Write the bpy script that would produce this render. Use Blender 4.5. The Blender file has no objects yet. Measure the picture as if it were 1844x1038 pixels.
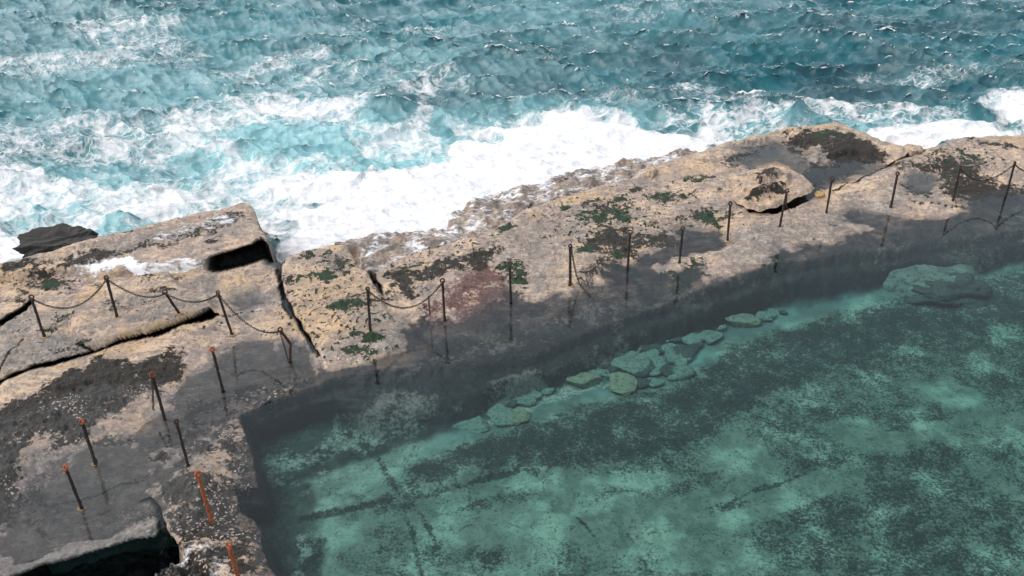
import bpy, bmesh, math, random
import numpy as np
from mathutils import Matrix, Vector

# ------------------------------------------------------------------ camera, sky, sun, exposure
sc = bpy.context.scene
FPX, CX, CY = 1820.0, 922.0, 519.0          # focal length and centre in pixels of the 1844 px wide photo
H = 12.0                                    # camera height over the pool water
TH = math.radians(33.4)
ROLL = math.radians(-1.0)
cam_d = bpy.data.cameras.new('camera'); cam = bpy.data.objects.new('camera', cam_d)
sc.collection.objects.link(cam); sc.camera = cam
RM = Matrix.Rotation(math.radians(90) - TH, 3, 'X') @ Matrix.Rotation(ROLL, 3, 'Z')
cam.matrix_world = Matrix.Translation((0, 0, H)) @ RM.to_4x4()
cam_d.sensor_width = 36.0; cam_d.lens = 36.0 * FPX / 1844.0
cam_d.clip_start = 0.1; cam_d.clip_end = 6000

w = bpy.data.worlds.new('World'); sc.world = w; w.use_nodes = True
nt = w.node_tree; nt.nodes.clear()
sky = nt.nodes.new('ShaderNodeTexSky'); sky.sky_type = 'NISHITA'; sky.sun_disc = False
sky.sun_elevation = math.radians(52); sky.sun_rotation = math.radians(-85)
sky.air_density = 1.0; sky.dust_density = 2.0; sky.ozone_density = 1.0
hs = nt.nodes.new('ShaderNodeHueSaturation'); hs.inputs['Hue'].default_value = 0.465; hs.inputs['Saturation'].default_value = 0.46; hs.inputs['Value'].default_value = 1.5
bg = nt.nodes.new('ShaderNodeBackground'); bg.inputs['Strength'].default_value = 0.15
wo = nt.nodes.new('ShaderNodeOutputWorld')
nt.links.new(sky.outputs[0], hs.inputs['Color']); nt.links.new(hs.outputs[0], bg.inputs['Color'])
nt.links.new(bg.outputs[0], wo.inputs['Surface'])
sd = bpy.data.lights.new('sun', 'SUN'); sd.energy = 0.6; sd.angle = math.radians(35); sd.color = (1.0, 0.90, 0.80)
sun = bpy.data.objects.new('sun', sd); sc.collection.objects.link(sun)
el, az = math.radians(52), math.radians(-85)     # thin overcast: a broad soft sun from the left
sdir = Vector((math.sin(az) * math.cos(el), math.cos(az) * math.cos(el), math.sin(el)))
sun.rotation_euler = sdir.to_track_quat('Z', 'Y').to_euler()
sc.view_settings.view_transform = 'Standard'; sc.view_settings.look = 'None'
sc.view_settings.exposure = 0.50; sc.view_settings.gamma = 1.0; sc.view_settings.use_curve_mapping = False
sc.cycles.use_denoising = True
sc.cycles.max_bounces = 8; sc.cycles.transparent_max_bounces = 12

R = np.array(RM)
def proj(x, y, z):
    d = np.stack([x, y, np.zeros_like(x) + z - H], -1) @ R      # camera coordinates
    return CX + FPX * d[..., 0] / -d[..., 2], CY - FPX * d[..., 1] / -d[..., 2]
def unproj(px, py, z=0.0):
    px = np.asarray(px, float); py = np.asarray(py, float)
    d = np.stack([(px - CX) / FPX, -(py - CY) / FPX, -np.ones_like(px)], -1) @ R.T
    t = (z - H) / d[..., 2]
    return d[..., 0] * t, d[..., 1] * t
def P(px, py, z=0.0):
    x, y = unproj(px, py, z); return Vector((float(x), float(y), z))

# ------------------------------------------------------------------ noise
_rng = np.random.RandomState(7)
PERM = np.concatenate([_rng.permutation(512)] * 2)
GA = _rng.rand(512) * 2 * np.pi; GX, GY = np.cos(GA), np.sin(GA)
def perlin(x, y, seed=0):
    xi = np.floor(x).astype(np.int64); yi = np.floor(y).astype(np.int64)
    fx = x - xi; fy = y - yi
    u = fx * fx * fx * (fx * (fx * 6 - 15) + 10); v = fy * fy * fy * (fy * (fy * 6 - 15) + 10)
    def g(ix, iy, dx, dy):
        h = PERM[(PERM[(ix + seed * 37) & 511] + iy + seed * 91) & 511]
        return GX[h] * dx + GY[h] * dy
    a = g(xi, yi, fx, fy); b = g(xi + 1, yi, fx - 1, fy)
    c = g(xi, yi + 1, fx, fy - 1); d = g(xi + 1, yi + 1, fx - 1, fy - 1)
    return ((a * (1 - u) + b * u) * (1 - v) + (c * (1 - u) + d * u) * v) * 1.5
def fbm(x, y, lam, octv=4, seed=0, gain=0.5):
    s = 0; a = 1.0; f = 1.0 / lam; n = 0
    for k in range(octv):
        s = s + a * perlin(x * f + 3.1 * k, y * f - 7.7 * k, seed + k); n += a; a *= gain; f *= 2.03
    return s / n
def sstep(a, b, x):
    t = np.clip((x - a) / (b - a), 0, 1); return t * t * (3 - 2 * t)
def polysd(PXa, PYa, pts, margin=None):
    """signed distance to polygon, positive inside"""
    pts = np.asarray(pts, float); out = np.full(PXa.shape, -1e3)
    if margin is None: sel = slice(None); x, y = PXa.ravel(), PYa.ravel(); flat = None
    else:
        m = (PXa > pts[:, 0].min() - margin) & (PXa < pts[:, 0].max() + margin) & (PYa > pts[:, 1].min() - margin) & (PYa < pts[:, 1].max() + margin)
        x, y = PXa[m], PYa[m]
    best = np.full(x.shape, 1e12); ins = np.zeros(x.shape, bool)
    n = len(pts)
    for i in range(n):
        ax, ay = pts[i]; bx, by = pts[(i + 1) % n]
        ex, ey = bx - ax, by - ay
        t = np.clip(((x - ax) * ex + (y - ay) * ey) / (ex * ex + ey * ey + 1e-12), 0, 1)
        dd = (x - ax - t * ex) ** 2 + (y - ay - t * ey) ** 2
        best = np.minimum(best, dd)
        c = ((ay > y) != (by > y)) & (x < (bx - ax) * (y - ay) / ((by - ay) + 1e-12) + ax)
        ins ^= c
    r = np.sqrt(best) * np.where(ins, 1, -1)
    if margin is None: return r.reshape(PXa.shape)
    out[m] = r; return out
def linesd(PXa, PYa, pts, margin):
    """distance to a polyline and the interpolated third value (width factor)"""
    pts = np.asarray(pts, float); out = np.full(PXa.shape, 1e3)
    m = (PXa > pts[:, 0].min() - margin) & (PXa < pts[:, 0].max() + margin) & (PYa > pts[:, 1].min() - margin) & (PYa < pts[:, 1].max() + margin)
    x, y = PXa[m], PYa[m]; best = np.full(x.shape, 1e3)
    for i in range(len(pts) - 1):
        ax, ay = pts[i][:2]; bx, by = pts[i + 1][:2]; ex, ey = bx - ax, by - ay
        t = np.clip(((x - ax) * ex + (y - ay) * ey) / (ex * ex + ey * ey + 1e-12), 0, 1)
        wd = 1.0 if pts.shape[1] < 3 else pts[i][2] * (1 - t) + pts[i + 1][2] * t
        best = np.minimum(best, np.sqrt((x - ax - t * ex) ** 2 + (y - ay - t * ey) ** 2) / wd)
    out[m] = best; return out
def wpoly(pts, z=0.0):
    pts = np.asarray(pts, float); X_, Y_ = unproj(pts[:, 0], pts[:, 1], z); o = np.stack([X_, Y_], 1)
    return o if pts.shape[1] == 2 else np.concatenate([o, pts[:, 2:]], 1)
def blob(PXa, PYa, cx, cy, rx, ry, rot=0.0):
    """1 at the centre, 0 at the rim, negative outside"""
    c, s = math.cos(math.radians(rot)), math.sin(math.radians(rot))
    dx, dy = PXa - cx, PYa - cy
    return 1 - np.sqrt(((dx * c + dy * s) / rx) ** 2 + ((-dx * s + dy * c) / ry) ** 2)

# ------------------------------------------------------------------ object helpers
def tag(o, label=None, cat=None, group=None, kind=None):
    if label: o['label'] = label
    if cat: o['category'] = cat
    if group: o['group'] = group
    if kind: o['kind'] = kind
    return o
def grid_object(name, V, faces, attrs, mat, smooth=True):
    used = np.unique(faces); remap = np.full(len(V), -1, np.int64); remap[used] = np.arange(len(used))
    f = remap[faces]; v = V[used]
    me = bpy.data.meshes.new(name)
    me.vertices.add(len(v)); me.vertices.foreach_set('co', v.astype(np.float32).ravel())
    n = len(f); me.loops.add(n * 4); me.loops.foreach_set('vertex_index', f.astype(np.int32).ravel())
    me.polygons.add(n); me.polygons.foreach_set('loop_start', np.arange(0, n * 4, 4, dtype=np.int32))
    try: me.polygons.foreach_set('loop_total', np.full(n, 4, np.int32))
    except Exception: pass
    me.polygons.foreach_set('use_smooth', np.full(n, smooth))
    me.update(calc_edges=True)
    for k, a in attrs.items():
        at = me.attributes.new(k, 'FLOAT_COLOR', 'POINT')
        at.data.foreach_set('color', a[used].astype(np.float32).ravel())
    me.materials.append(mat)
    o = bpy.data.objects.new(name, me); sc.collection.objects.link(o); return o
def grid_faces(nr, ncol):
    i = np.arange(nr * ncol).reshape(nr, ncol)
    return np.stack([i[:-1, :-1], i[1:, :-1], i[1:, 1:], i[:-1, 1:]], -1).reshape(-1, 4)
def obj(name, bm, mat, parent=None, smooth=True):
    me = bpy.data.meshes.new(name); bm.normal_update(); bm.to_mesh(me); bm.free()
    if smooth: me.polygons.foreach_set('use_smooth', [True] * len(me.polygons))
    me.materials.append(mat)
    o = bpy.data.objects.new(name, me); sc.collection.objects.link(o)
    if parent is not None: o.parent = parent
    return o

# ------------------------------------------------------------------ materials
class NT:
    def __init__(s, name):
        s.m = bpy.data.materials.new(name); s.m.use_nodes = True; s.t = s.m.node_tree; s.t.nodes.clear()
        s.out = s.t.nodes.new('ShaderNodeOutputMaterial'); tc = s.t.nodes.new('ShaderNodeTexCoord'); s.co = tc.outputs['Object']
    def new(s, typ, **kw):
        n = s.t.nodes.new(typ)
        for k, v in kw.items(): setattr(n, k, v)
        return n
    def L(s, a, b):
        if isinstance(a, (int, float)): b.default_value = a
        elif isinstance(a, tuple): b.default_value = a if len(a) == 4 or b.type == 'VECTOR' else (*a, 1)
        else: s.t.links.new(a, b)
    def noise(s, scale, detail=4, rough=0.55, dist=0.0, co=None, col=False):
        n = s.new('ShaderNodeTexNoise'); n.inputs['Scale'].default_value = scale; n.inputs['Detail'].default_value = detail
        n.inputs['Roughness'].default_value = rough; n.inputs['Distortion'].default_value = dist
        s.L(co or s.co, n.inputs['Vector']); return n.outputs['Color' if col else 'Fac']
    def voro(s, scale, feature='F1', co=None, rnd=1.0, out='Distance'):
        n = s.new('ShaderNodeTexVoronoi', feature=feature); n.inputs['Scale'].default_value = scale
        n.inputs['Randomness'].default_value = rnd
        s.L(co or s.co, n.inputs['Vector']); return n.outputs[out]
    def math(s, op, a, b=0.0, c=None, clamp=False):
        n = s.new('ShaderNodeMath', operation=op); n.use_clamp = clamp
        s.L(a, n.inputs[0]); s.L(b, n.inputs[1])
        if c is not None: s.L(c, n.inputs[2])
        return n.outputs[0]
    def ramp(s, x, a, b, lo=0.0, hi=1.0):
        n = s.new('ShaderNodeMapRange', interpolation_type='SMOOTHSTEP')
        s.L(x, n.inputs[0]); s.L(a, n.inputs[1]); s.L(b, n.inputs[2]); n.inputs[3].default_value = lo; n.inputs[4].default_value = hi
        return n.outputs[0]
    def mix(s, f, a, b):
        n = s.new('ShaderNodeMix', data_type='RGBA'); s.L(f, n.inputs[0]); s.L(a, n.inputs[6]); s.L(b, n.inputs[7]); return n.outputs[2]
    def vadd(s, a, b, sc_=1.0):
        n = s.new('ShaderNodeVectorMath', operation='MULTIPLY_ADD'); s.L(b, n.inputs[0]); n.inputs[1].default_value = (sc_,) * 3; s.L(a, n.inputs[2]); return n.outputs[0]
    def attr(s, name):
        n = s.new('ShaderNodeAttribute'); n.attribute_name = name
        q = s.new('ShaderNodeSeparateColor'); s.L(n.outputs['Color'], q.inputs[0])
        return q.outputs[0], q.outputs[1], q.outputs[2], n.outputs['Alpha']
    def bump(s, h, strength, dist):
        n = s.new('ShaderNodeBump'); s.L(strength, n.inputs['Strength']); n.inputs['Distance'].default_value = dist; s.L(h, n.inputs['Height']); return n.outputs[0]
    def bsdf(s, **kw):
        n = s.new('ShaderNodeBsdfPrincipled')
        for k, v in kw.items(): s.L(v, n.inputs[k.replace('_', ' ')])
        s.L(n.outputs[0], s.out.inputs['Surface']); return n

def ter_material():
    s = NT('sea_worn_sandstone')
    alg, grn, red, och = s.attr('mask_a')       # dark weed, green moss, coralline crust, ochre lichen
    gry, bar, foam, wet = s.attr('mask_b')      # bare grey film, barnacle speck, running foam, wet
    floor, weed, deepw, dark = s.attr('mask_c') # pool floor, weed and a painted slab shadow on it, pale sand lane, dark weed wall, sea faces, shade painted into recesses
    sub, edge, _u1, _u2 = s.attr('mask_d')      # drowned shelf skin
    n1 = s.noise(1.1, 6, 0.62); n2 = s.noise(4.2, 7, 0.70); n3 = s.noise(15, 5, 0.75); n4 = s.noise(45, 3, 0.75); warp = s.noise(3, 3, 0.5, col=True)
    st = s.new('ShaderNodeMapping'); s.L(s.vadd(s.co, warp, 0.25), st.inputs[0]); st.inputs['Rotation'].default_value = (0, 0, math.radians(-22)); st.inputs['Scale'].default_value = (1, 5.5, 3)
    strat = s.noise(2.2, 5, 0.6, co=st.outputs[0])
    c = s.mix(s.ramp(n1, 0.42, 0.58), (0.66, 0.45, 0.295), (0.45, 0.32, 0.25))
    c = s.mix(s.ramp(strat, 0.47, 0.62, 0, .8), c, (0.25, 0.20, 0.175))
    c = s.mix(s.ramp(s.noise(1.9, 8, .72, .5), 0.47, 0.56, 0, .8), c, (0.27, 0.215, 0.185))
    c = s.mix(s.ramp(n2, 0.52, 0.62, 0, .7), c, (0.70, 0.52, 0.37))
    c = s.mix(s.math('MULTIPLY', och, s.ramp(n2, 0.38, 0.55)), c, (0.56, 0.36, 0.19))
    c = s.mix(s.math('MULTIPLY', gry, s.ramp(n2, 0.30, 0.52, .55, 1)), c, s.mix(s.ramp(n2, .4, .62), (0.13, 0.12, 0.113), (0.32, 0.275, 0.245)))
    # pits and grains
    pit = s.ramp(s.voro(9, co=s.vadd(s.co, warp, 0.3)), 0.10, 0.22, 1, 0)
    pit = s.math('MULTIPLY', pit, s.ramp(n2, 0.46, 0.60))
    c = s.mix(s.math('MULTIPLY', pit, 0.8), c, (0.09, 0.07, 0.055))
    c = s.mix(s.ramp(n3, 0.54, 0.68, 0, .65), c, (0.19, 0.15, 0.125))
    c = s.mix(s.ramp(n3, 0.46, 0.34, 0, .55), c, (0.70, 0.56, 0.43))
    c = s.mix(s.ramp(n4, 0.58, 0.70, 0, .5), c, (0.24, 0.19, 0.16))
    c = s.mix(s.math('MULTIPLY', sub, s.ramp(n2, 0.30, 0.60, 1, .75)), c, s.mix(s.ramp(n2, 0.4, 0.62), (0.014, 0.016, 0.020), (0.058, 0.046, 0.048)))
    # living cover
    nm = s.noise(2.6, 8, 0.72, 0.4)
    na = s.math('ADD', s.math('ADD', s.math('MULTIPLY', nm, 0.5), s.math('MULTIPLY', n2, 0.3)), s.math('MULTIPLY', n3, 0.3))
    na = s.math('MULTIPLY_ADD', na, 1.9, -0.495)
    def cover(c, m, cola, colb, soft=0.10, hi=1.0):
        thr = s.math('SUBTRACT', 0.80, s.math('MULTIPLY', m, 0.46))
        f = s.ramp(na, thr, s.math('ADD', thr, soft), 0, hi)
        f = s.math('MULTIPLY', f, s.ramp(m, 0.04, 0.25))
        return s.mix(f, c, s.mix(s.ramp(n4, 0.35, 0.65), cola, colb)), f
    c, fr = cover(c, red, (0.22, 0.105, 0.09), (0.075, 0.045, 0.042), 0.14)
    c, fa = cover(c, alg, (0.046, 0.033, 0.024), (0.009, 0.009, 0.006), 0.09)
    c, fg = cover(c, grn, (0.025, 0.055, 0.018), (0.008, 0.016, 0.008), 0.06)
    bs = s.ramp(s.voro(15, co=s.vadd(s.co, warp, .3)), 0.20, 0.38, 1, 0)
    bs = s.math('MULTIPLY', bs, s.ramp(s.math('ADD', n2, s.math('MULTIPLY', bar, 0.5)), 0.66, 0.84))
    c = s.mix(bs, c, (0.62, 0.47, 0.38))
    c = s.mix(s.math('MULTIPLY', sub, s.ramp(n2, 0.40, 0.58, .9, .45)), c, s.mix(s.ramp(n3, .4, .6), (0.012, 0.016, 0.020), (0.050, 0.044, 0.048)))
    # submerged wall and floor
    fl0 = s.mix(s.ramp(s.noise(2.4, 7, .7), 0.44, 0.58), (0.74, 0.71, 0.56), (0.50, 0.50, 0.40))
    fl0 = s.mix(s.ramp(n3, 0.48, 0.62, 0, .5), fl0, (0.24, 0.25, 0.20))
    cw = s.vadd(s.vadd(s.co, s.noise(1.2, 5, .6, col=True), 1.1), s.noise(7, 3, .6, col=True), .12)
    crl = s.math('MULTIPLY', s.ramp(s.voro(0.75, 'DISTANCE_TO_EDGE', co=cw), 0.0, 0.018, 1, 0), s.ramp(n2, .44, .56))
    fl0 = s.mix(s.math('MULTIPLY', crl, .8), fl0, (0.10, 0.11, 0.10))
    dots = s.math('MULTIPLY', s.ramp(s.voro(11, co=s.vadd(s.co, warp, .4)), 0.12, 0.30, 1, 0), s.ramp(n2, .42, .54))
    fl0 = s.mix(s.math('MULTIPLY', s.math('MULTIPLY', dots, .75), s.math('SUBTRACT', 1.0, deepw)), fl0, (0.09, 0.10, 0.09))
    fl0 = s.mix(deepw, fl0, (0.34, 0.42, 0.38))
    nw = s.math('ADD', s.math('ADD', s.math('MULTIPLY', s.noise(18, 5, 0.80), 0.50), s.math('MULTIPLY', s.noise(1.6, 9, 0.78, 0.5), 0.4)), s.math('MULTIPLY', n2, 0.15))
    nw = s.math('MULTIPLY_ADD', nw, 1.7, -0.365)
    thr = s.math('SUBTRACT', 0.735, s.math('MULTIPLY', weed, 0.42))
    fw = s.ramp(nw, s.math('SUBTRACT', thr, 0.05), s.math('ADD', thr, 0.13), 0, .94)
    fl = s.mix(fw, fl0, s.mix(s.ramp(n3, .4, .6), (0.028, 0.026, 0.028), (0.10, 0.088, 0.085)))
    c = s.mix(floor, c, fl)
    c = s.mix(s.math('MULTIPLY', dark, s.ramp(na, 0.45, 0.80, 1.0, 0.86)), c, (0.006, 0.009, 0.009))  # also lays the painted shade of cracks, hollow and pit
    pm = s.math('MULTIPLY', edge, s.ramp(s.math('MULTIPLY_ADD', na, .8, s.math('MULTIPLY', edge, .25)), 0.52, 0.68))
    c = s.mix(pm, c, s.mix(s.ramp(n3, .4, .6), (0.27, 0.21, 0.20), (0.60, 0.50, 0.40)))
    # wet rock is darker and glossy
    hv = s.new('ShaderNodeHueSaturation'); s.L(c, hv.inputs['Color']); s.L(s.ramp(s.math('SUBTRACT', wet, floor), 0, 1, 1.0, 0.50), hv.inputs['Value'])
    c = hv.outputs[0]
    # running white water
    ff = s.math('ADD', s.noise(2.6, 7, 0.68, 0.6, co=st.outputs[0]), s.math('MULTIPLY', foam, 0.62))
    ff = s.math('MULTIPLY', s.ramp(ff, 0.72, 0.98), s.ramp(foam, 0.02, 0.12))
    c = s.mix(ff, c, (0.86, 0.83, 0.84))
    h = s.math('ADD', s.math('MULTIPLY', n3, 0.5), s.math('ADD', s.math('MULTIPLY', strat, 1.1), s.math('MULTIPLY', s.math('MAXIMUM', fa, fg), 0.5)))
    h = s.math('SUBTRACT', s.math('ADD', h, s.math('MULTIPLY', n4, 0.25)), s.math('MULTIPLY', pit, 0.6))
    nrm = s.bump(h, s.ramp(wet, 0, 1, 1.0, 0.5), 0.07)
    ro = s.ramp(wet, 0.0, 1.0, 0.88, 0.50)
    s.bsdf(Base_Color=c, Roughness=s.math('MAXIMUM', s.math('MAXIMUM', ro, floor), s.math('MULTIPLY', ff, 0.8)), Normal=nrm)
    return s.m

def stone_material(name, ca, cb, cdark, wet=0.0, scale=1.0):
    s = NT(name)
    gm = s.new('ShaderNodeNewGeometry'); s.co = gm.outputs['Position']
    n1 = s.noise(3 * scale, 5, 0.6); n2 = s.noise(16 * scale, 5, 0.7); n3 = s.noise(60 * scale, 3, 0.7)
    c = s.mix(s.ramp(n1, .38, .62), ca, cb)
    c = s.mix(s.ramp(n2, .50, .60, 0, .85), c, cdark)
    c = s.mix(s.ramp(n3, .6, .72, 0, .5), c, cdark)
    h = s.math('ADD', n2, s.math('MULTIPLY', n3, 0.5))
    b = s.bsdf(Base_Color=c, Roughness=0.9 - 0.6 * wet, Normal=s.bump(h, 0.8, 0.04))
    return s.m

def pool_material():
    s = NT('pool_water')
    fr = s.new('ShaderNodeFresnel'); fr.inputs['IOR'].default_value = 1.40
    nz = s.math('ADD', s.noise(1.6, 3, 0.5), s.math('MULTIPLY', s.noise(7, 2, 0.5), 0.16))
    nrm = s.bump(nz, 0.10, 0.05)
    s.L(nrm, fr.inputs['Normal'])
    tr = s.new('ShaderNodeBsdfTransparent'); gl = s.new('ShaderNodeBsdfGlossy'); gl.inputs['Roughness'].default_value = 0.0
    s.L(nrm, gl.inputs['Normal'])
    mx = s.new('ShaderNodeMixShader'); s.L(fr.outputs[0], mx.inputs[0]); s.L(tr.outputs[0], mx.inputs[1]); s.L(gl.outputs[0], mx.inputs[2])
    s.L(mx.outputs[0], s.out.inputs['Surface'])
    va = s.new('ShaderNodeVolumeAbsorption'); va.inputs['Color'].default_value = (0.08, 0.82, 0.80, 1); va.inputs['Density'].default_value = 0.55
    s.L(va.outputs[0], s.out.inputs['Volume'])
    return s.m

def sea_material():
    s = NT('sea_water')
    dens, aer, crest, dk = s.attr('sea')
    flat = s.new('ShaderNodeMapping'); s.L(s.co, flat.inputs[0]); flat.inputs['Scale'].default_value = (1, 1.25, .3)
    w1 = s.noise(0.55, 4, 0.55, co=flat.outputs[0], col=True); w2 = s.noise(2.6, 3, 0.55, co=flat.outputs[0], col=True)
    co = s.vadd(s.vadd(flat.outputs[0], w1, 1.8), w2, 0.45)
    n = s.noise(0.85, 9, 0.66, 0.5, co=s.vadd(flat.outputs[0], w1, 0.9))
    fine = s.noise(6.5, 7, 0.70, 0.3, co=co)
    d1 = s.voro(0.75, 'DISTANCE_TO_EDGE', co=co); d2 = s.voro(2.3, 'DISTANCE_TO_EDGE', co=co)
    wd = s.math('MULTIPLY', s.math('MULTIPLY', dens, s.ramp(fine, .3, .7, .3, 1.4)), 0.46)
    l1 = s.ramp(d1, 0.0, s.math('ADD', wd, 0.012), 1, 0)
    l2 = s.ramp(d2, 0.0, s.math('ADD', s.math('MULTIPLY', wd, 0.9), 0.01), 1, 0)
    lace = s.math('MAXIMUM', l1, s.math('MULTIPLY', l2, 0.8))
    lace = s.math('MULTIPLY', lace, s.ramp(s.math('ADD', s.math('ADD', s.math('MULTIPLY', n, .6), s.math('MULTIPLY', fine, .5)), s.math('MULTIPLY', dens, 0.75)), 0.71, 0.95))
    sheet = s.math('ADD', s.math('ADD', s.math('MULTIPLY', n, 0.75), s.math('MULTIPLY', fine, 0.42)), s.math('MULTIPLY', dens, 0.95))
    sheet = s.ramp(sheet, 1.04, 1.36)
    cr = s.ramp(s.math('ADD', crest, s.math('MULTIPLY', fine, 0.5)), 0.62, 0.95)
    f = s.math('MAXIMUM', s.math('MAXIMUM', s.math('MULTIPLY', lace, 0.85), sheet), cr)
    body = s.mix(dk, (0.002, 0.080, 0.098), (0.002, 0.040, 0.054))
    body = s.mix(s.ramp(s.noise(.35, 3), .4, .65, 0, .45), body, (0.008, 0.14, 0.165))
    fm = s.new('ShaderNodeMapping'); s.L(s.co, fm.inputs[0]); fm.inputs['Scale'].default_value = (.45, 1.1, .3)
    film = s.math('MULTIPLY', s.ramp(s.noise(.42, 8, .68, .8, co=fm.outputs[0]), .43, .62), s.math('SUBTRACT', 1.0, s.math('MULTIPLY', dk, .85)))
    body = s.mix(s.math('MULTIPLY', film, .62), body, (0.20, 0.30, 0.32))  # pale foam residue, also standing in for sky reflected off the waves
    body = s.mix(s.math('MULTIPLY', aer, s.ramp(n, 0.25, 0.62, .5, 1.0)), body, (0.25, 0.50, 0.52))
    c = s.mix(s.math('MULTIPLY', f, .97), body, s.mix(s.ramp(fine, 0.34, 0.60), s.mix(s.ramp(s.noise(1.1, 8, .7, .4, co=flat.outputs[0]), .40, .60), (0.50, 0.545, 0.57), (0.70, 0.665, 0.665)), (0.82, 0.755, 0.735)))
    h = s.math('ADD', s.math('MULTIPLY', fine, 0.6), s.math('MULTIPLY', f, 0.5))
    rip = s.noise(4.5, 7, .68, 0.4, co=flat.outputs[0])
    nrm = s.bump(s.math('ADD', h, s.math('MULTIPLY', rip, 1.1)), s.ramp(f, 0, .6, .34, .3), 0.10)
    s.bsdf(Base_Color=c, Roughness=s.ramp(f, 0, .5, .05, .75), Normal=nrm, IOR=1.42)
    return s.m

def iron_material(name, rust, cover=0.5):
    s = NT(name)
    n = s.noise(28, 5, .65); m = s.noise(90, 3, .7)
    c = s.mix(s.ramp(n, 0.62 - 0.3 * cover, 0.74 - 0.2 * cover), (0.022, 0.014, 0.011), rust)
    c = s.mix(s.ramp(m, .55, .7, 0, .6), c, (0.012, 0.009, 0.008))
    s.bsdf(Base_Color=c, Roughness=.8, Metallic=0.0, Normal=s.bump(s.math('ADD', n, m), .9, .012))
    return s.m

M_ROCK = ter_material(); M_POOL = pool_material(); M_SEA = sea_material()
M_IRON = iron_material('dark_rusted_iron', (0.050, 0.019, 0.010), .35)
M_RUST = iron_material('orange_rust', (0.36, 0.085, 0.022), 1.0)
M_RUSTB = iron_material('brown_rust', (0.11, 0.032, 0.016), .6)
M_CHAIN = iron_material('chain_iron', (0.10, 0.05, 0.03), .4)
M_GROUT = stone_material('ochre_grout', (.52, .34, .15), (.42, .27, .13), (.25, .14, .05))

# ------------------------------------------------------------------ outlines, traced in photo pixels and laid onto their real planes
LAND = [(-420, 640), (0, 492), (40, 484), (105, 468), (180, 446), (300, 414), (400, 389), (440, 379), (462, 384), (474, 412), (488, 446), (500, 478),
        (512, 466), (560, 452), (600, 445), (632, 447), (642, 466), (660, 490), (672, 492), (720, 466), (800, 443), (862, 428), (905, 410), (935, 385), (985, 368), (1060, 340),
        (1130, 322), (1160, 300), (1215, 285), (1262, 270), (1300, 257), (1350, 250), (1400, 240), (1455, 232), (1500, 229), (1535, 236), (1560, 246), (1590, 262), (1650, 272),
        (1680, 262), (1710, 252), (1770, 246), (1844, 244), (2400, 225), (2600, 1700), (-900, 1700)]
LEDGE = [(590, 446), (600, 438), (660, 425), (740, 415), (800, 408), (808, 388), (850, 362), (905, 342), (960, 328), (1040, 305), (1120, 287), (1200, 276), (1262, 266),
         (1262, 285), (1160, 330), (1000, 385), (905, 425), (800, 455), (690, 500), (655, 500), (640, 450)]
BLOCK_SEA = [(-420, 652), (0, 494), (40, 484), (105, 468), (180, 446), (300, 414), (400, 389), (440, 379), (462, 384), (474, 412), (488, 446), (500, 478), (494, 484),
             (478, 470), (388, 494), (330, 500), (192, 512), (120, 503), (0, 520), (-420, 660)]
SLAB_LEFT = [(-420, 660), (0, 520), (120, 503), (192, 512), (330, 500), (386, 496), (352, 520), (356, 540), (386, 545), (393, 578), (345, 590), (280, 612), (200, 633), (120, 655), (60, 675), (0, 700), (-420, 840)]
RAISED = [(132, 575), (155, 535), (215, 520), (310, 508), (330, 530), (352, 540), (384, 546), (392, 576), (345, 588), (280, 609), (215, 628), (165, 638), (130, 622)]
LAND_SLAB = [(-420, 840), (0, 700), (60, 675), (120, 655), (200, 633), (280, 612), (345, 590), (393, 578), (386, 545), (356, 540), (352, 520), (386, 496), (478, 470), (494, 484), (500, 490), (507, 535), (520, 565),
             (545, 600), (578, 645), (587, 672), (560, 690), (520, 712), (430, 745), (448, 800), (466, 878), (418, 882), (432, 925), (455, 932), (472, 965), (472, 992), (500, 1045), (540, 1300), (-700, 1300)]
BLOCK_MID = [(500, 486), (505, 474), (560, 452), (600, 443), (634, 445), (645, 468), (665, 492), (682, 528), (702, 562), (722, 600), (728, 622), (680, 655), (640, 662), (587, 672), (578, 645), (545, 600), (520, 565), (507, 535)]
SLAB_RIGHT = [(1480, 352), (1500, 350), (1560, 318), (1600, 302), (1640, 285), (1655, 270), (1680, 262), (1710, 252), (1770, 246), (1844, 244), (2400, 225), (2400, 470), (1850, 392), (1760, 388), (1650, 400), (1560, 395), (1500, 385)]
# rock lying under a film or shallow sheet of water
WETP = [
 [(585, 668), (640, 657), (700, 643), (724, 626), (722, 602), (735, 578), (790, 584), (850, 568), (893, 540), (905, 525), (935, 530), (948, 553), (985, 552), (1010, 533), (1040, 528), (1110, 515), (1085, 500), (1100, 482), (1150, 470),
  (1200, 440), (1245, 414), (1290, 420), (1305, 440), (1260, 455), (1215, 466), (1178, 480), (1200, 497), (1250, 488), (1268, 512), (1310, 502), (1352, 484), (1396, 470), (1412, 452), (1480, 440), (1545, 424), (1567, 409), (1512, 393), (1535, 384), (1600, 392),
  (1650, 397), (1700, 393), (1752, 385), (1738, 366), (1770, 352), (1844, 350), (2400, 310), (2500, 1500), (400, 1500), (470, 1000), (425, 880), (440, 800), (425, 745), (520, 715)],
 [(400, 640), (430, 625), (470, 622), (520, 615), (548, 640), (560, 668), (520, 690), (440, 730), (405, 770), (330, 800), (250, 810), (235, 780), (300, 735), (330, 690), (380, 660)],
 [(60, 870), (130, 820), (180, 800), (250, 815), (300, 850), (290, 905), (240, 945), (120, 990), (20, 1010), (10, 920)],
 [(1325, 290), (1345, 268), (1400, 262), (1440, 275), (1460, 300), (1540, 292), (1590, 300), (1535, 322), (1480, 335), (1440, 322), (1400, 292), (1350, 300)],
 [(1622, 332), (1650, 310), (1685, 318), (1688, 332), (1650, 345)],
 [(420, 545), (450, 535), (470, 548), (450, 565), (425, 562)],
]
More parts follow.
